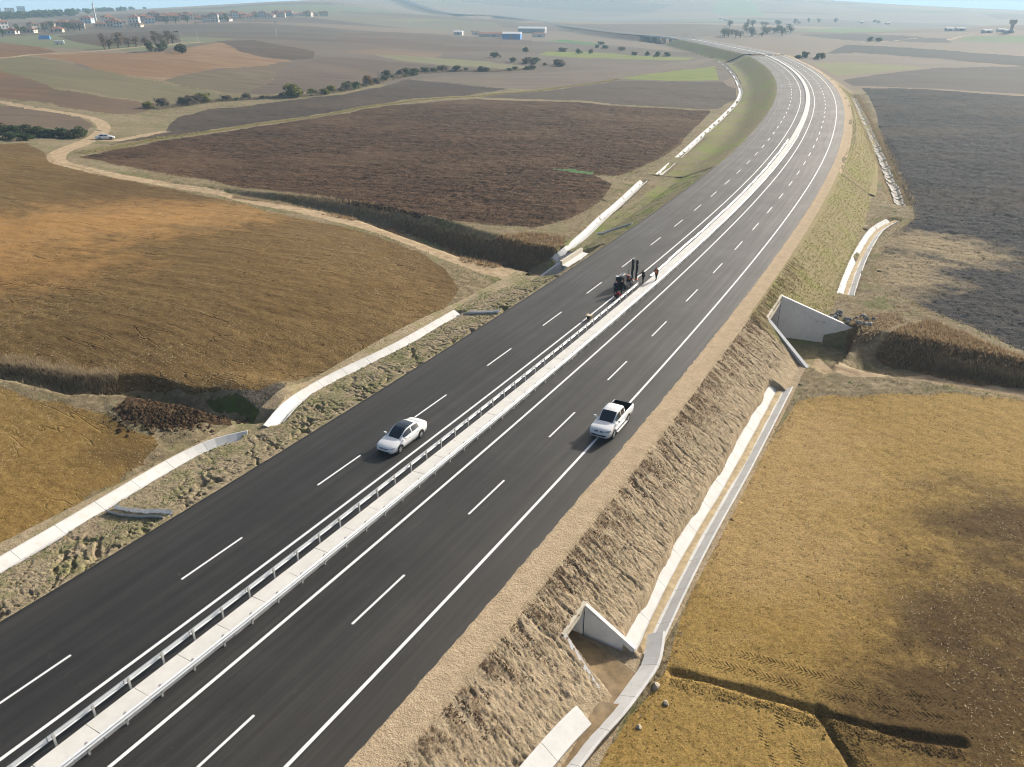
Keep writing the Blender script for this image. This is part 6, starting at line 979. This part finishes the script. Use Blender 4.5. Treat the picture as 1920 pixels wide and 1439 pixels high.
def on_slope(S, T, zf): P = road_pt(S, T); return np.column_stack([P[:, 0], P[:, 1], zf(S, T, P)])
LM['brush'] = leafmat('hedge_brush', (0.26, 0.215, 0.15), 0.4); LM['rust'] = leafmat('rusty_scrub', (0.28, 0.185, 0.095), 0.5); LM['weed'] = leafmat('dead_weeds', (0.20, 0.13, 0.08), 0.45); LM['dry'] = leafmat('dry_grass', (0.36, 0.285, 0.18), 0.3); LM['grass'] = leafmat('fresh_grass', (0.13, 0.19, 0.035), 0.4); LM['olive'] = leafmat('olive_grass', (0.30, 0.26, 0.11), 0.4)
S = rng.uniform(14, 118, 40000); T = 13.5 + np.abs(rng.normal(0, 1.3, 40000)); m = (T < 18.2) & (fbm(S / 0.5, T / 2.2, 3, 77) > 0.10 * (T - 13.5) / 4 - 0.01); S, T = S[m], T[m]
def okp(P):
    bad = np.zeros(len(P), bool)
    for Q, _z in PITS: bad |= in_poly(P[:, 0], P[:, 1], Q)
    return P[~bad]
tufts('weeds', okp(on_slope(S, T, zright)), 0.13, 0.009, 4, LM['weed'], 'dead brown weeds along the top of the sandy embankment', 0.9)
S = 98 + 220 * rng.uniform(0, 1, 9000) ** 1.5; T = rng.uniform(13.8, 20.2, 9000); zz_ = lambda S, T, P: np.where(S < 184, zright(S, T, P), zfar(S, T, P)); P = okp(on_slope(S, T, zz_)); P2 = P[::2]; P = P[1::2]; tufts('grass', P2, 0.16, 0.03, 4, LM['grass'], 'green grass on the embankment above the tall wing wall', 0.8); tufts('grass', P, 0.22, 0.03, 4, LM['olive'], 'olive grass on the embankment above the tall wing wall', 0.6)
S = rng.uniform(14, 184, 14000); T = -rng.uniform(12.2, 19.6, 14000); m = fbm(S / 2.6, T / 1.6, 3, 55) > 0.03 + 0.02 * (T + 14); S, T = S[m], T[m]; P = okp(on_slope(S, T, zleft))
tufts('grass', P, 0.12, 0.022, 5, LM['grass'], 'short green grass patches on the left verge', 0.8)
def scatter_where(n, r0, r1, keep):
    a = rng.uniform(A(-50), A(50), n); r = np.sqrt(rng.uniform(r0 ** 2, r1 ** 2, n)); x, y = r * np.sin(a), r * np.cos(a); m = keep(x, y); return x[m], y[m]
x, y = scatter_where(90000, 25, 210, lambda x, y: classify(x, y) == -1); g_ = fbm(x / 6, y / 6, 3, 91)
P = np.column_stack([x, y, height(x, y)])
tufts('dry_grass', P[g_ > -0.02], 0.32, 0.03, 4, LM['dry'], 'pale dry grass on the unploughed ground beside the fields', 0.6)
tufts('grass', P[g_ < -0.12], 0.2, 0.03, 4, LM['grass'], 'green grass patches on the unploughed ground', 0.6)
# tall dry reeds along the sunken tracks
def along_line(P, n, off, spread, u0=0.0, u1=1.0):
    D = dense(np.array(P, float)[:, :2], 0.07); i = rng.integers(int(u0 * len(D)), int(u1 * len(D)) - 1, n); t = np.gradient(D, axis=0)[i]; t /= np.linalg.norm(t, axis=1)[:, None]; o_ = rng.normal(off, spread, n); return D[i] + np.stack([t[:, 1], -t[:, 0]], 1) * o_[:, None]
R_ = []
for c_, off, sp, n, u0, u1 in ((CUTS[0][0], -3.2, 0.5, 2600, .2, 1), (CUTS[0][0], 3.4, 0.6, 4200, .28, 1), (CUTS[1][0], 3.6, 0.7, 3000, .1, .75), (CUTS[1][0], -4.2, 0.7, 5200, .12, .8), (CUTS[2][0], 1.2, 0.7, 1300, .5, 1), (CUTS[3][0], -1.6, 0.5, 1500, 0, 1), (CUTS[3][0], 1.8, 0.5, 1500, 0, 1)):
    R_.append(along_line(c_, n, off, sp, u0, u1))
R_ = np.concatenate(R_); tt = road_st(R_[:, 0], R_[:, 1])[1]; R_ = R_[(tt > 16) | (tt < -16)]
tufts('dry_reeds', np.column_stack([R_, height(R_[:, 0], R_[:, 1])]), 0.55, 0.022, 5, LM['dry'], 'tall pale dry grass lining the sunken tracks', 0.45)
HP = np.concatenate([along_line(WP['hedge'], 5000, 0, 1.1), along_line(WP['hedge2'], 3000, 0, 2.0)]); tufts('hedge_brush', np.column_stack([HP, height(HP[:, 0], HP[:, 1])]), 0.9, 0.05, 6, LM['brush'], 'pale bare brush filling the hedgerow across the left fields', 0.45)
def patch_scrub(idx, n, h, mat, label):
    ps = [p for p in regs if p[1] == 'bank'][idx][2]; lo, hi = ps.min(0), ps.max(0); x = rng.uniform(lo[0], hi[0], n); y = rng.uniform(lo[1], hi[1], n); m = in_poly(x, y, ps); x, y = x[m], y[m]
    tufts('scrub', np.column_stack([x, y, height(x, y)]), h, 0.035, 6, mat, label, 0.5)
patch_scrub(0, 9000, 0.45, LM['rust'], 'brown scrub covering the bank above the sunken track'); patch_scrub(1, 8000, 0.35, LM['rust'], 'brown scrub on the bank beyond the right track'); patch_scrub(2, 900, 0.3, LM['dry'], 'dry scrub around the boulders')
patch_scrub(0, 3500, 0.5, LM['dry'], 'pale dry grass on the bank above the sunken track'); patch_scrub(1, 6000, 0.4, LM['dry'], 'pale dry grass on the bank beyond the right track')
P = along_line(WP['stripgrass'], 5000, 0, 1.0); tufts('grass_strip', np.column_stack([P, height(P[:, 0], P[:, 1])]), 0.4, 0.06, 5, LM['olive'], 'yellow green grass strip between the dark fields', 0.6)
EP = []
for kk in ('hill', 'ochre', 'ochre_left', 'dark', 'darkblue'):
    Q = [p_[2] for p_ in regs if p_[1] == kk][0]; D = dense(np.vstack([Q, Q[:1]]), 0.25); D = D[np.hypot(D[:, 0], D[:, 1]) < 240]; D = D[rng.integers(0, len(D), min(5000, len(D) * 2))] + rng.normal(0, 0.45, (min(5000, len(D) * 2), 2)); EP.append(D)
EP = np.concatenate(EP); EP = EP[classify(EP[:, 0], EP[:, 1]) != 0]; tufts('dry_grass', np.column_stack([EP, height(EP[:, 0], EP[:, 1])]), 0.24, 0.02, 4, LM['dry'], 'thin dry grass straggling along the field edges', 0.7)
def straw(P, L, mat, label):
    n = len(P); a = rng.uniform(0, np.pi, n); l = L * rng.uniform(.4, 1.4, n); d = np.stack([np.cos(a), np.sin(a), rng.normal(0, .15, n)], -1) * l[:, None]; p_ = np.stack([-np.sin(a), np.cos(a), 0.3 + 0 * a], -1) * 0.014
    V = np.stack([P - d - p_, P + d - p_, P + d + p_, P - d + p_], 1).reshape(-1, 3); return make('straw', V, np.arange(len(V)).reshape(-1, 4).astype(np.int32), mat, kind='stuff', label=label, cat='straw')
ko = {kk: [p[2] for p in regs if p[1] == kk][0] for kk in ('ochre', 'hill', 'ochre_left', 'dark', 'darkblue')}
M['straw'] = simple('straw', (0.42, 0.34, 0.21), 0.8, 0.2, 0, 0.2)
for kk, n, r1, lb_ in (('ochre', 50000, 95, 'bits of straw strewn over the ochre field on the right'), ('hill', 90000, 150, 'bits of straw strewn over the brown hill field'), ('ochre_left', 40000, 90, 'bits of straw strewn over the ochre field on the left')):
    x, y = scatter_where(n, 25, r1, lambda x, y: in_poly(x, y, ko[kk])); m = fbm(x / 9, y / 9, 3, 13) > -0.03; m &= (np.min([np.hypot(x - a, y - b) for a, b in WP['blob_ochre']], 0) < rng.uniform(4, 14, len(x))) if kk == 'ochre' else True; x, y = x[m], y[m]
    straw(np.column_stack([x, y, height(x, y) + 0.03]), 0.055 if kk == 'ochre' else 0.075, M['straw'], lb_)
M['crumb'] = soil('crumbly_earth', (0.05, 0.032, 0.02), (0.10, 0.066, 0.04), (0.20, 0.14, 0.09), furrow=1.0, fstr=0.1, bump=0.4)
# clods of turned earth
def clods(kk, n, r0, r1, size, mat, label, keep=None):
    x, y = scatter_where(n, r0, r1, lambda x, y: in_poly(x, y, ko[kk]) & (rng.uniform(0, 1, len(x)) < np.interp(np.hypot(x, y), [r1 * .45, r1], [1, .05]))) if keep is None else keep; P = np.column_stack([x, y, height(x, y)]); n = len(P); s_ = size * rng.uniform(.4, 1.5, n)
    T6 = np.array([(1, 0, 0), (-.9, .3, 0), (.1, 1, 0), (-.1, -1, 0), (.15, .1, .8)]); a = rng.uniform(0, 6.28, n); ca, sa = np.cos(a), np.sin(a)
    V = np.stack([np.stack([(t_[0] * ca - t_[1] * sa) * s_, (t_[0] * sa + t_[1] * ca) * s_, (t_[2] + 0.0) * s_ - 0.02], -1) for t_ in T6], 1) + P[:, None]
    V[:, :, :] += rng.normal(0, 0.12, V.shape) * s_[:, None, None]; o = (np.arange(n) * 5)[:, None, None]; Fc = (np.array([(0, 2, 4), (2, 1, 4), (1, 3, 4), (3, 0, 4)])[None] + o).reshape(-1, 3)
    return make('clods', V.reshape(-1, 3), Fc.astype(np.int32), mat, kind='stuff', label=label, cat='clods')
clods('ochre', 70000, 25, 85, 0.055, M['ochre'], 'small clods over the ochre field on the right')
clods('hill', 60000, 50, 140, 0.09, M['hill'], 'clods over the brown hill field')
clods('dark', 90000, 100, 330, 0.15, M['dark'], 'turned clods over the dark ploughed field')
clods('darkblue', 70000, 70, 330, 0.12, M['darkblue'], 'turned clods over the black ploughed field on the right')
P = np.concatenate([along_line(DRAINS['trench1'], 1700, 0.75, 0.22), along_line(DRAINS['trench2'], 700, -0.6, 0.2)]); clods('ochre', 0, 0, 0, 0.085, M['ochre'], 'ridge of clods thrown up along the trench in the ochre field', (P[:, 0], P[:, 1]))
P = np.concatenate([np.array(WP['heap'])[rng.integers(0, 5, 900)] + rng.normal(0, 1.0, (900, 2)), along_line(CUTS[2][0], 500, -0.6, 0.4, 0, .35)]); clods('ochre', 0, 0, 0, 0.17, M['dug'], 'heap of dark dug clods beside the gully on the left', (P[:, 0], P[:, 1]))
S = rng.uniform(14, 118, 60000); T = 13.5 + np.abs(rng.normal(0, 1.5, 60000)); m = (T < 18.4) & (fbm(S / 0.35, T / 1.3, 3, 71) > 0.05 + 0.14 * (T - 13.5) / 4); S, T = S[m], T[m]; PS = okp(on_slope(S, T, zright)); _h = height
height = lambda x, y: PS[:, 2]; clods('ochre', 0, 0, 0, 0.045, M['crumb'], 'crumbly brown clods on the upper sandy embankment', (PS[:, 0], PS[:, 1])); height = _h
# tractor tyre prints pressed into the ochre field
def tread(P, w, label):
    D = dense(np.array(P, float), 0.24); t = np.gradient(D, axis=0); t /= np.linalg.norm(t, axis=1)[:, None]; nn = np.stack([t[:, 1], -t[:, 0]], 1); z = height(D[:, 0], D[:, 1]); V = []; Fc = []
    for i in range(len(D)):
        for sd in (-1, 1):
            a = D[i] + nn[i] * sd * 0.04; b = D[i] + nn[i] * sd * w - t[i] * 0.22; c_ = t[i] * 0.05; k_ = len(V)
            for q_, h_ in ((a - c_, -.02), (b - c_, -.02), (b + c_, -.02), (a + c_, -.02), (a, .006), (b, .002)): V.append((q_[0], q_[1], z[i] + h_ + .012))
            Fc += [(k_, k_ + 1, k_ + 5, k_ + 4), (k_ + 2, k_ + 3, k_ + 4, k_ + 5), (k_ + 1, k_ + 2, k_ + 5), (k_ + 3, k_, k_ + 4)]
    make('tyre_prints', V, Fc, M['ochre'], kind='stuff', label=label, cat='tyre prints')
T1 = np.array(DRAINS['trench1'])[:, :2]
tread(T1 + np.array([0.35, 1.35]), 0.28, 'tractor tyre prints along the trench in the ochre field'); tread(T1[2:] + np.array([0.6, 2.6]), 0.28, 'second row of tractor tyre prints beyond the trench'); tread(np.array(DRAINS['trench2'])[:, :2] + np.array([-2.2, -0.4]), 0.28, 'tyre prints beside the short trench branch'); tread(np.array(DRAINS['trench2'])[:, :2] + np.array([-3.4, -0.7]), 0.28, 'outer tyre prints beside the short trench branch')
# ---------------------------------------------------------------- air
hz_ = MB().box((0, 3000, 30), (19000, 19000, 290)); nh = NT('haze_air'); nh.n.remove(nh.b); pv = nh.new('ShaderNodeVolumePrincipled')
pv.inputs['Color'].default_value = (0.52, 0.78, 1.0, 1); pv.inputs['Density'].default_value = 0.00022; pv.inputs['Anisotropy'].default_value = 0.1
nh.link(pv.outputs[0], nh.n['Material Output'].inputs['Volume']); hb = hz_.build('haze', nh.m, kind='stuff', label='pale blue haze over the far fields and hills', cat='haze')
# ---------------------------------------------------------------- village and far structures
def pl(name, col): M[name] = simple(name, col, 0.85, 0.2, 0, 0.08, 0.3)
for nm, c_ in (('wall_white', (0.70, 0.68, 0.64)), ('wall_cream', (0.60, 0.52, 0.42)), ('wall_pink', (0.50, 0.27, 0.24)), ('wall_blue', (0.50, 0.60, 0.68)), ('wall_brown', (0.34, 0.25, 0.19)), ('roof_tile', (0.27, 0.12, 0.075)), ('roof_brown', (0.17, 0.10, 0.075)), ('pane', (0.05, 0.06, 0.075)), ('sheet_white', (0.74, 0.74, 0.72)), ('sheet_blue', (0.10, 0.30, 0.62)), ('sheet_grey', (0.33, 0.34, 0.35))): pl(nm, c_)
_win = bpy.data.meshes.new('window'); _wb = MB().box((0, 0, 0), (1.3, .12, 1.4)); _win.from_pydata(_wb.v, [], _wb.f); _win.materials.append(M['pane'])
def house(x, y, w, d, fl, wall, roof, rz, label, hip=True, name='house', cat='house', fh=2.9, wins=3):
    z = float(height([x], [y])[0]) - 0.4; H = fl * fh + .4; g = empty(name, (x, y, z), rz, label, cat)
    MB().box((0, 0, H / 2), (w, d, H)).build('wall', M[wall], g); e = .6; rh = min(w, d) * .24
    if roof:
        a, b = w / 2 + e, d / 2 + e; k_ = (w / 2 - d / 2 * .9 if hip else a) if w > d else 0; k_ = max(k_, .2)
        make('roof', [(-a, -b, H), (a, -b, H), (a, b, H), (-a, b, H), (-k_, 0, H + rh), (k_, 0, H + rh), (-a, -b, H - .18), (a, -b, H - .18), (a, b, H - .18), (-a, b, H - .18)], [(0, 1, 5, 4), (2, 3, 4, 5), (1, 2, 5), (3, 0, 4), (9, 8, 7, 6), (6, 7, 1, 0), (7, 8, 2, 1), (8, 9, 3, 2), (9, 6, 0, 3)], M[roof], g)
        MB().box((w * .2, d * .1, H + rh * .9), (.6, .6, 1.4)).build('chimney', M[wall], g)
    for f in range(fl):
        for k_ in range(wins):
            inst('window', _win, g, loc=((k_ - (wins - 1) / 2) * w / wins, -d / 2 - .02, f * fh + 1.9))
        inst('window', _win, g, loc=(w / 2 + .02, 0, f * fh + 1.9), rot=(0, 0, math.pi / 2))
    return g
ws = ['wall_white', 'wall_white', 'wall_cream', 'wall_cream', 'wall_brown', 'wall_white', 'wall_cream', 'wall_blue', 'wall_white', 'wall_cream']; ordn = lambda i: '%d%s' % (i, 'th' if 10 <= i % 100 <= 20 else {1: 'st', 2: 'nd', 3: 'rd'}.get(i % 10, 'th'))
VH = WP['houses']; order = sorted(range(len(VH)), key=lambda i: VH[i][0] / VH[i][1]); rank = {i: k_ + 1 for k_, i in enumerate(order)}
rs = random.Random(5)
for i, (x, y) in enumerate(VH):
    wl = 'wall_pink' if i == 17 else ('wall_white' if i in (11, 22, 23) else ws[i % 10]); fl = rs.choice([1, 2, 2, 2, 3]) if i not in (11,) else 3; w = rs.uniform(8.5, 13); rf = rs.choice(['roof_tile', 'roof_tile', 'roof_brown'])
    house(x, y, w, rs.uniform(8.5, 11), fl, wl, rf, math.atan2(-x, y) + rs.uniform(-.5, .5), '%s village house with a %s roof, %s house from the left' % ({'wall_white': 'white', 'wall_cream': 'cream', 'wall_brown': 'brown', 'wall_blue': 'pale blue', 'wall_pink': 'pink'}[wl], 'red tiled' if rf == 'roof_tile' else 'brown tiled', ordn(rank[i])))['group'] = 'village houses'
    if True: house(x + rs.uniform(-16, 16), y + rs.uniform(18, 44), rs.uniform(8, 12), 9, rs.choice([1, 2]), rs.choice(ws), rs.choice(['roof_brown', 'roof_tile']), math.atan2(-x, y) + rs.uniform(-.6, .6), 'village house in the back row behind the %s front house' % ordn(rank[i]))['group'] = 'back row village houses'
q = WP['minaret'][0]; g = empty('minaret', (q[0], q[1], float(height([q[0]], [q[1]])[0]) - .3), 0, 'slender white minaret rising over the village roofs', 'minaret')
MB().tube([(0, 0, 0), (0, 0, 4), (0, 0, 4.3), (0, 0, 14)], [1.5, 1.4, 1.05, 1.0], 14).build('shaft', M['wall_white'], g); MB().tube([(0, 0, 13.6), (0, 0, 14.4), (0, 0, 15.2)], [1.0, 1.75, 1.75], 14).build('balcony', M['wall_white'], g)
MB().tube([(0, 0, 15.2), (0, 0, 18.5)], [.85, .85], 12).build('upper_shaft', M['wall_white'], g); MB().tube([(0, 0, 18.5), (0, 0, 23.0)], [1.0, .05], 12).build('spire', M['sheet_grey'], g)
# apartment blocks on the far left skyline: (angle px, width m, height m)
for i, (px_, w, h) in enumerate(((92, 16, 30), (100, 13, 23), (64, 24, 12), (81, 14, 13), (108, 22, 14), (120, 13, 14), (136, 18, 13), (178, 8, 16), (194, 20, 14), (212, 17, 16), (24, 20, 9), (48, 16, 10))):
    d = 2350; a = (px_ - 960) / 1472.9 / 0.9; yy = d / math.hypot(1, a); xx = a * yy
    z = float(height([xx], [yy])[0]); house(xx, yy, w, 14, max(3, int(h / 3)), ['wall_blue', 'wall_white', 'wall_cream'][i % 3], None, math.atan2(-xx, yy), 'hazy apartment block on the far left skyline, %s block in view' % ordn(i + 1), name='apartment_block', cat='building', wins=4)['group'] = 'apartment blocks on the skyline'
def shed(x, y, w, d, h, wall, roof, rz, label):
    z = float(height([x], [y])[0]) - .3; g = empty('shed', (x, y, z), rz, label, 'shed'); MB().box((0, 0, h / 2), (w, d, h)).build('wall', M[wall], g); a, b = w / 2 + .4, d / 2 + .4; rh = d * .16
    make('roof', [(-a, -b, h), (a, -b, h), (a, b, h), (-a, b, h), (-a, 0, h + rh), (a, 0, h + rh)], [(0, 1, 5, 4), (2, 3, 4, 5), (1, 2, 5), (3, 0, 4), (3, 2, 1, 0)], M[roof], g); MB().box((0, -d / 2 - .03, h * .38), (min(4, w * .3), .1, h * .76)).build('door', M['sheet_grey'], g); return g
fm = WP['farm']; fa = ((10, 8, 4, 'wall_white', 'sheet_white'), (9, 8, 4, 'wall_white', 'roof_brown'), (34, 11, 4, 'wall_cream', 'roof_tile'), (20, 12, 6, 'sheet_blue', 'sheet_white'), (38, 14, 6, 'sheet_grey', 'sheet_white'), (14, 9, 4, 'wall_white', 'roof_tile'))
for (x, y), (w, d, h, a, b), lb_ in zip(fm, fa, ('small white farm shed left of the far farmyard', 'white farm building with a brown roof in the far farmyard', 'long low farm barn with a red roof', 'blue farm building with a white roof', 'long grey barn with a white roof behind the blue building', 'small white house at the right of the far farmyard')): shed(x, y, w, d, h, a, b, random.uniform(-.3, .3), lb_)
for i, (x, y) in enumerate(WP['farwhite']): shed(x, y, random.uniform(6, 11), 6, 3, 'sheet_white', 'sheet_white', random.uniform(-.2, .2), 'tiny white shed in the hazy valley right of the highway, %s from the left' % ordn(i + 1))['group'] = 'white sheds in the valley'
q = WP['mast'][0]; g = empty('water_tower', (q[0], q[1], float(height([q[0]], [q[1]])[0])), 0, 'pale water tower standing in the hazy valley at the right', 'tower'); MB().tube([(0, 0, 0), (0, 0, 9)], 2.0, 12).build('shaft', M['wall_cream'], g); MB().tube([(0, 0, 9), (0, 0, 10), (0, 0, 14)], [2, 4, 4], 14).build('tank', M['wall_cream'], g)
q = WP['bluetent'][0]; g = empty('tarpaulin_shelter', (q[0], q[1], float(height([q[0]], [q[1]])[0]) - .1), .3, 'bright blue tarpaulin shelter on the field left of the ridge trees', 'shelter'); make('canopy', [(-4, -2.5, 0), (4, -2.5, 0), (4, 2.5, 0), (-4, 2.5, 0), (-3.4, 0, 2.8), (3.4, 0, 2.8)], [(0, 1, 5, 4), (2, 3, 4, 5), (1, 2, 5), (3, 0, 4)], M['sheet_blue'], g)
q = WP['whitevan'][0]; g = empty('trailer', (q[0], q[1], float(height([q[0]], [q[1]])[0])), .4, 'small grey and white trailer beside the blue shelter', 'trailer'); MB().box((0, 0, 1.5), (5.5, 2.2, 1.9)).build('body', M['sheet_white'], g)
for x in (-1.2, 1.2): w_ = MB(); cyl_y(w_, (x, -1.0, .4), .4, .25); w_.build('wheel', M['tyre'], g)
for i, (x, y) in enumerate(WP['pylons']):
    h = 13; g = empty('power_pylon', (x, y, float(height([x], [y])[0]) - .2), .4, 'thin lattice power pole on the fields, %s from the left' % ['first', 'third', 'fourth', 'second'][i] if i < 9 else '', 'pylon', 'power poles'); L = MB()
    for a, b in ((-1, -1), (1, -1), (1, 1), (-1, 1)): L.tube([(a * .55, b * .55, 0), (a * .14, b * .14, h)], .05, 4)
    L.build('leg_frame', M['post'], g); B = MB()
    for k_ in range(7):
        z0, z1 = h * k_ / 7, h * (k_ + 1) / 7; r0, r1 = .55 - .41 * k_ / 7, .55 - .41 * (k_ + 1) / 7
        for s1, s2 in (((-1, -1), (1, -1)), ((1, -1), (1, 1)), ((1, 1), (-1, 1)), ((-1, 1), (-1, -1))): B.tube([(s1[0] * r0, s1[1] * r0, z0), (s2[0] * r1, s2[1] * r1, z1)], .03, 4)
    B.build('brace', M['post'], g); MB().box((0, 0, h - .6), (3.4, .14, .16)).build('cross_arm', M['post'], g)
# highway bridge where the road crosses the side valley
g = empty('road_bridge', (0, 0, 0), 0, 'long low concrete bridge carrying the far highway over a side valley', 'bridge')
sb = np.arange(908, 1009, 6.0); v, f = profile_sweep(list(sb), [(-12.2, -1.1), (-12.2, .35), (-11.9, .35), (-11.9, -.02), (11.9, -.02), (11.9, .35), (12.2, .35), (12.2, -1.1)]); make('deck', v, [q_[::-1] for q_ in f], M['wall'], g)
for s in (926, 944, 962, 980, 996):
    for t in (-8, 8): q = road_pt(s, t); MB().box((q[0], q[1], q[2] - 4.5), (1.6, 2.4, 6.8), road_dir(s)).build('pier', M['wall'], g)
# ---------------------------------------------------------------- one label for one thing
cnt = {}
for o in [o for o in COL if o.parent is None and 'label' in o.keys() and o.get('kind') is None]: cnt.setdefault(o['label'], []).append(o)
for lb_, os_ in cnt.items():
    if len(os_) > 1:
        os_.sort(key=lambda o: math.atan2(o.location.x, o.location.y))
        for i, o in enumerate(os_): o['label'] = '%s, %s from the left' % (lb_, ordn(i + 1))
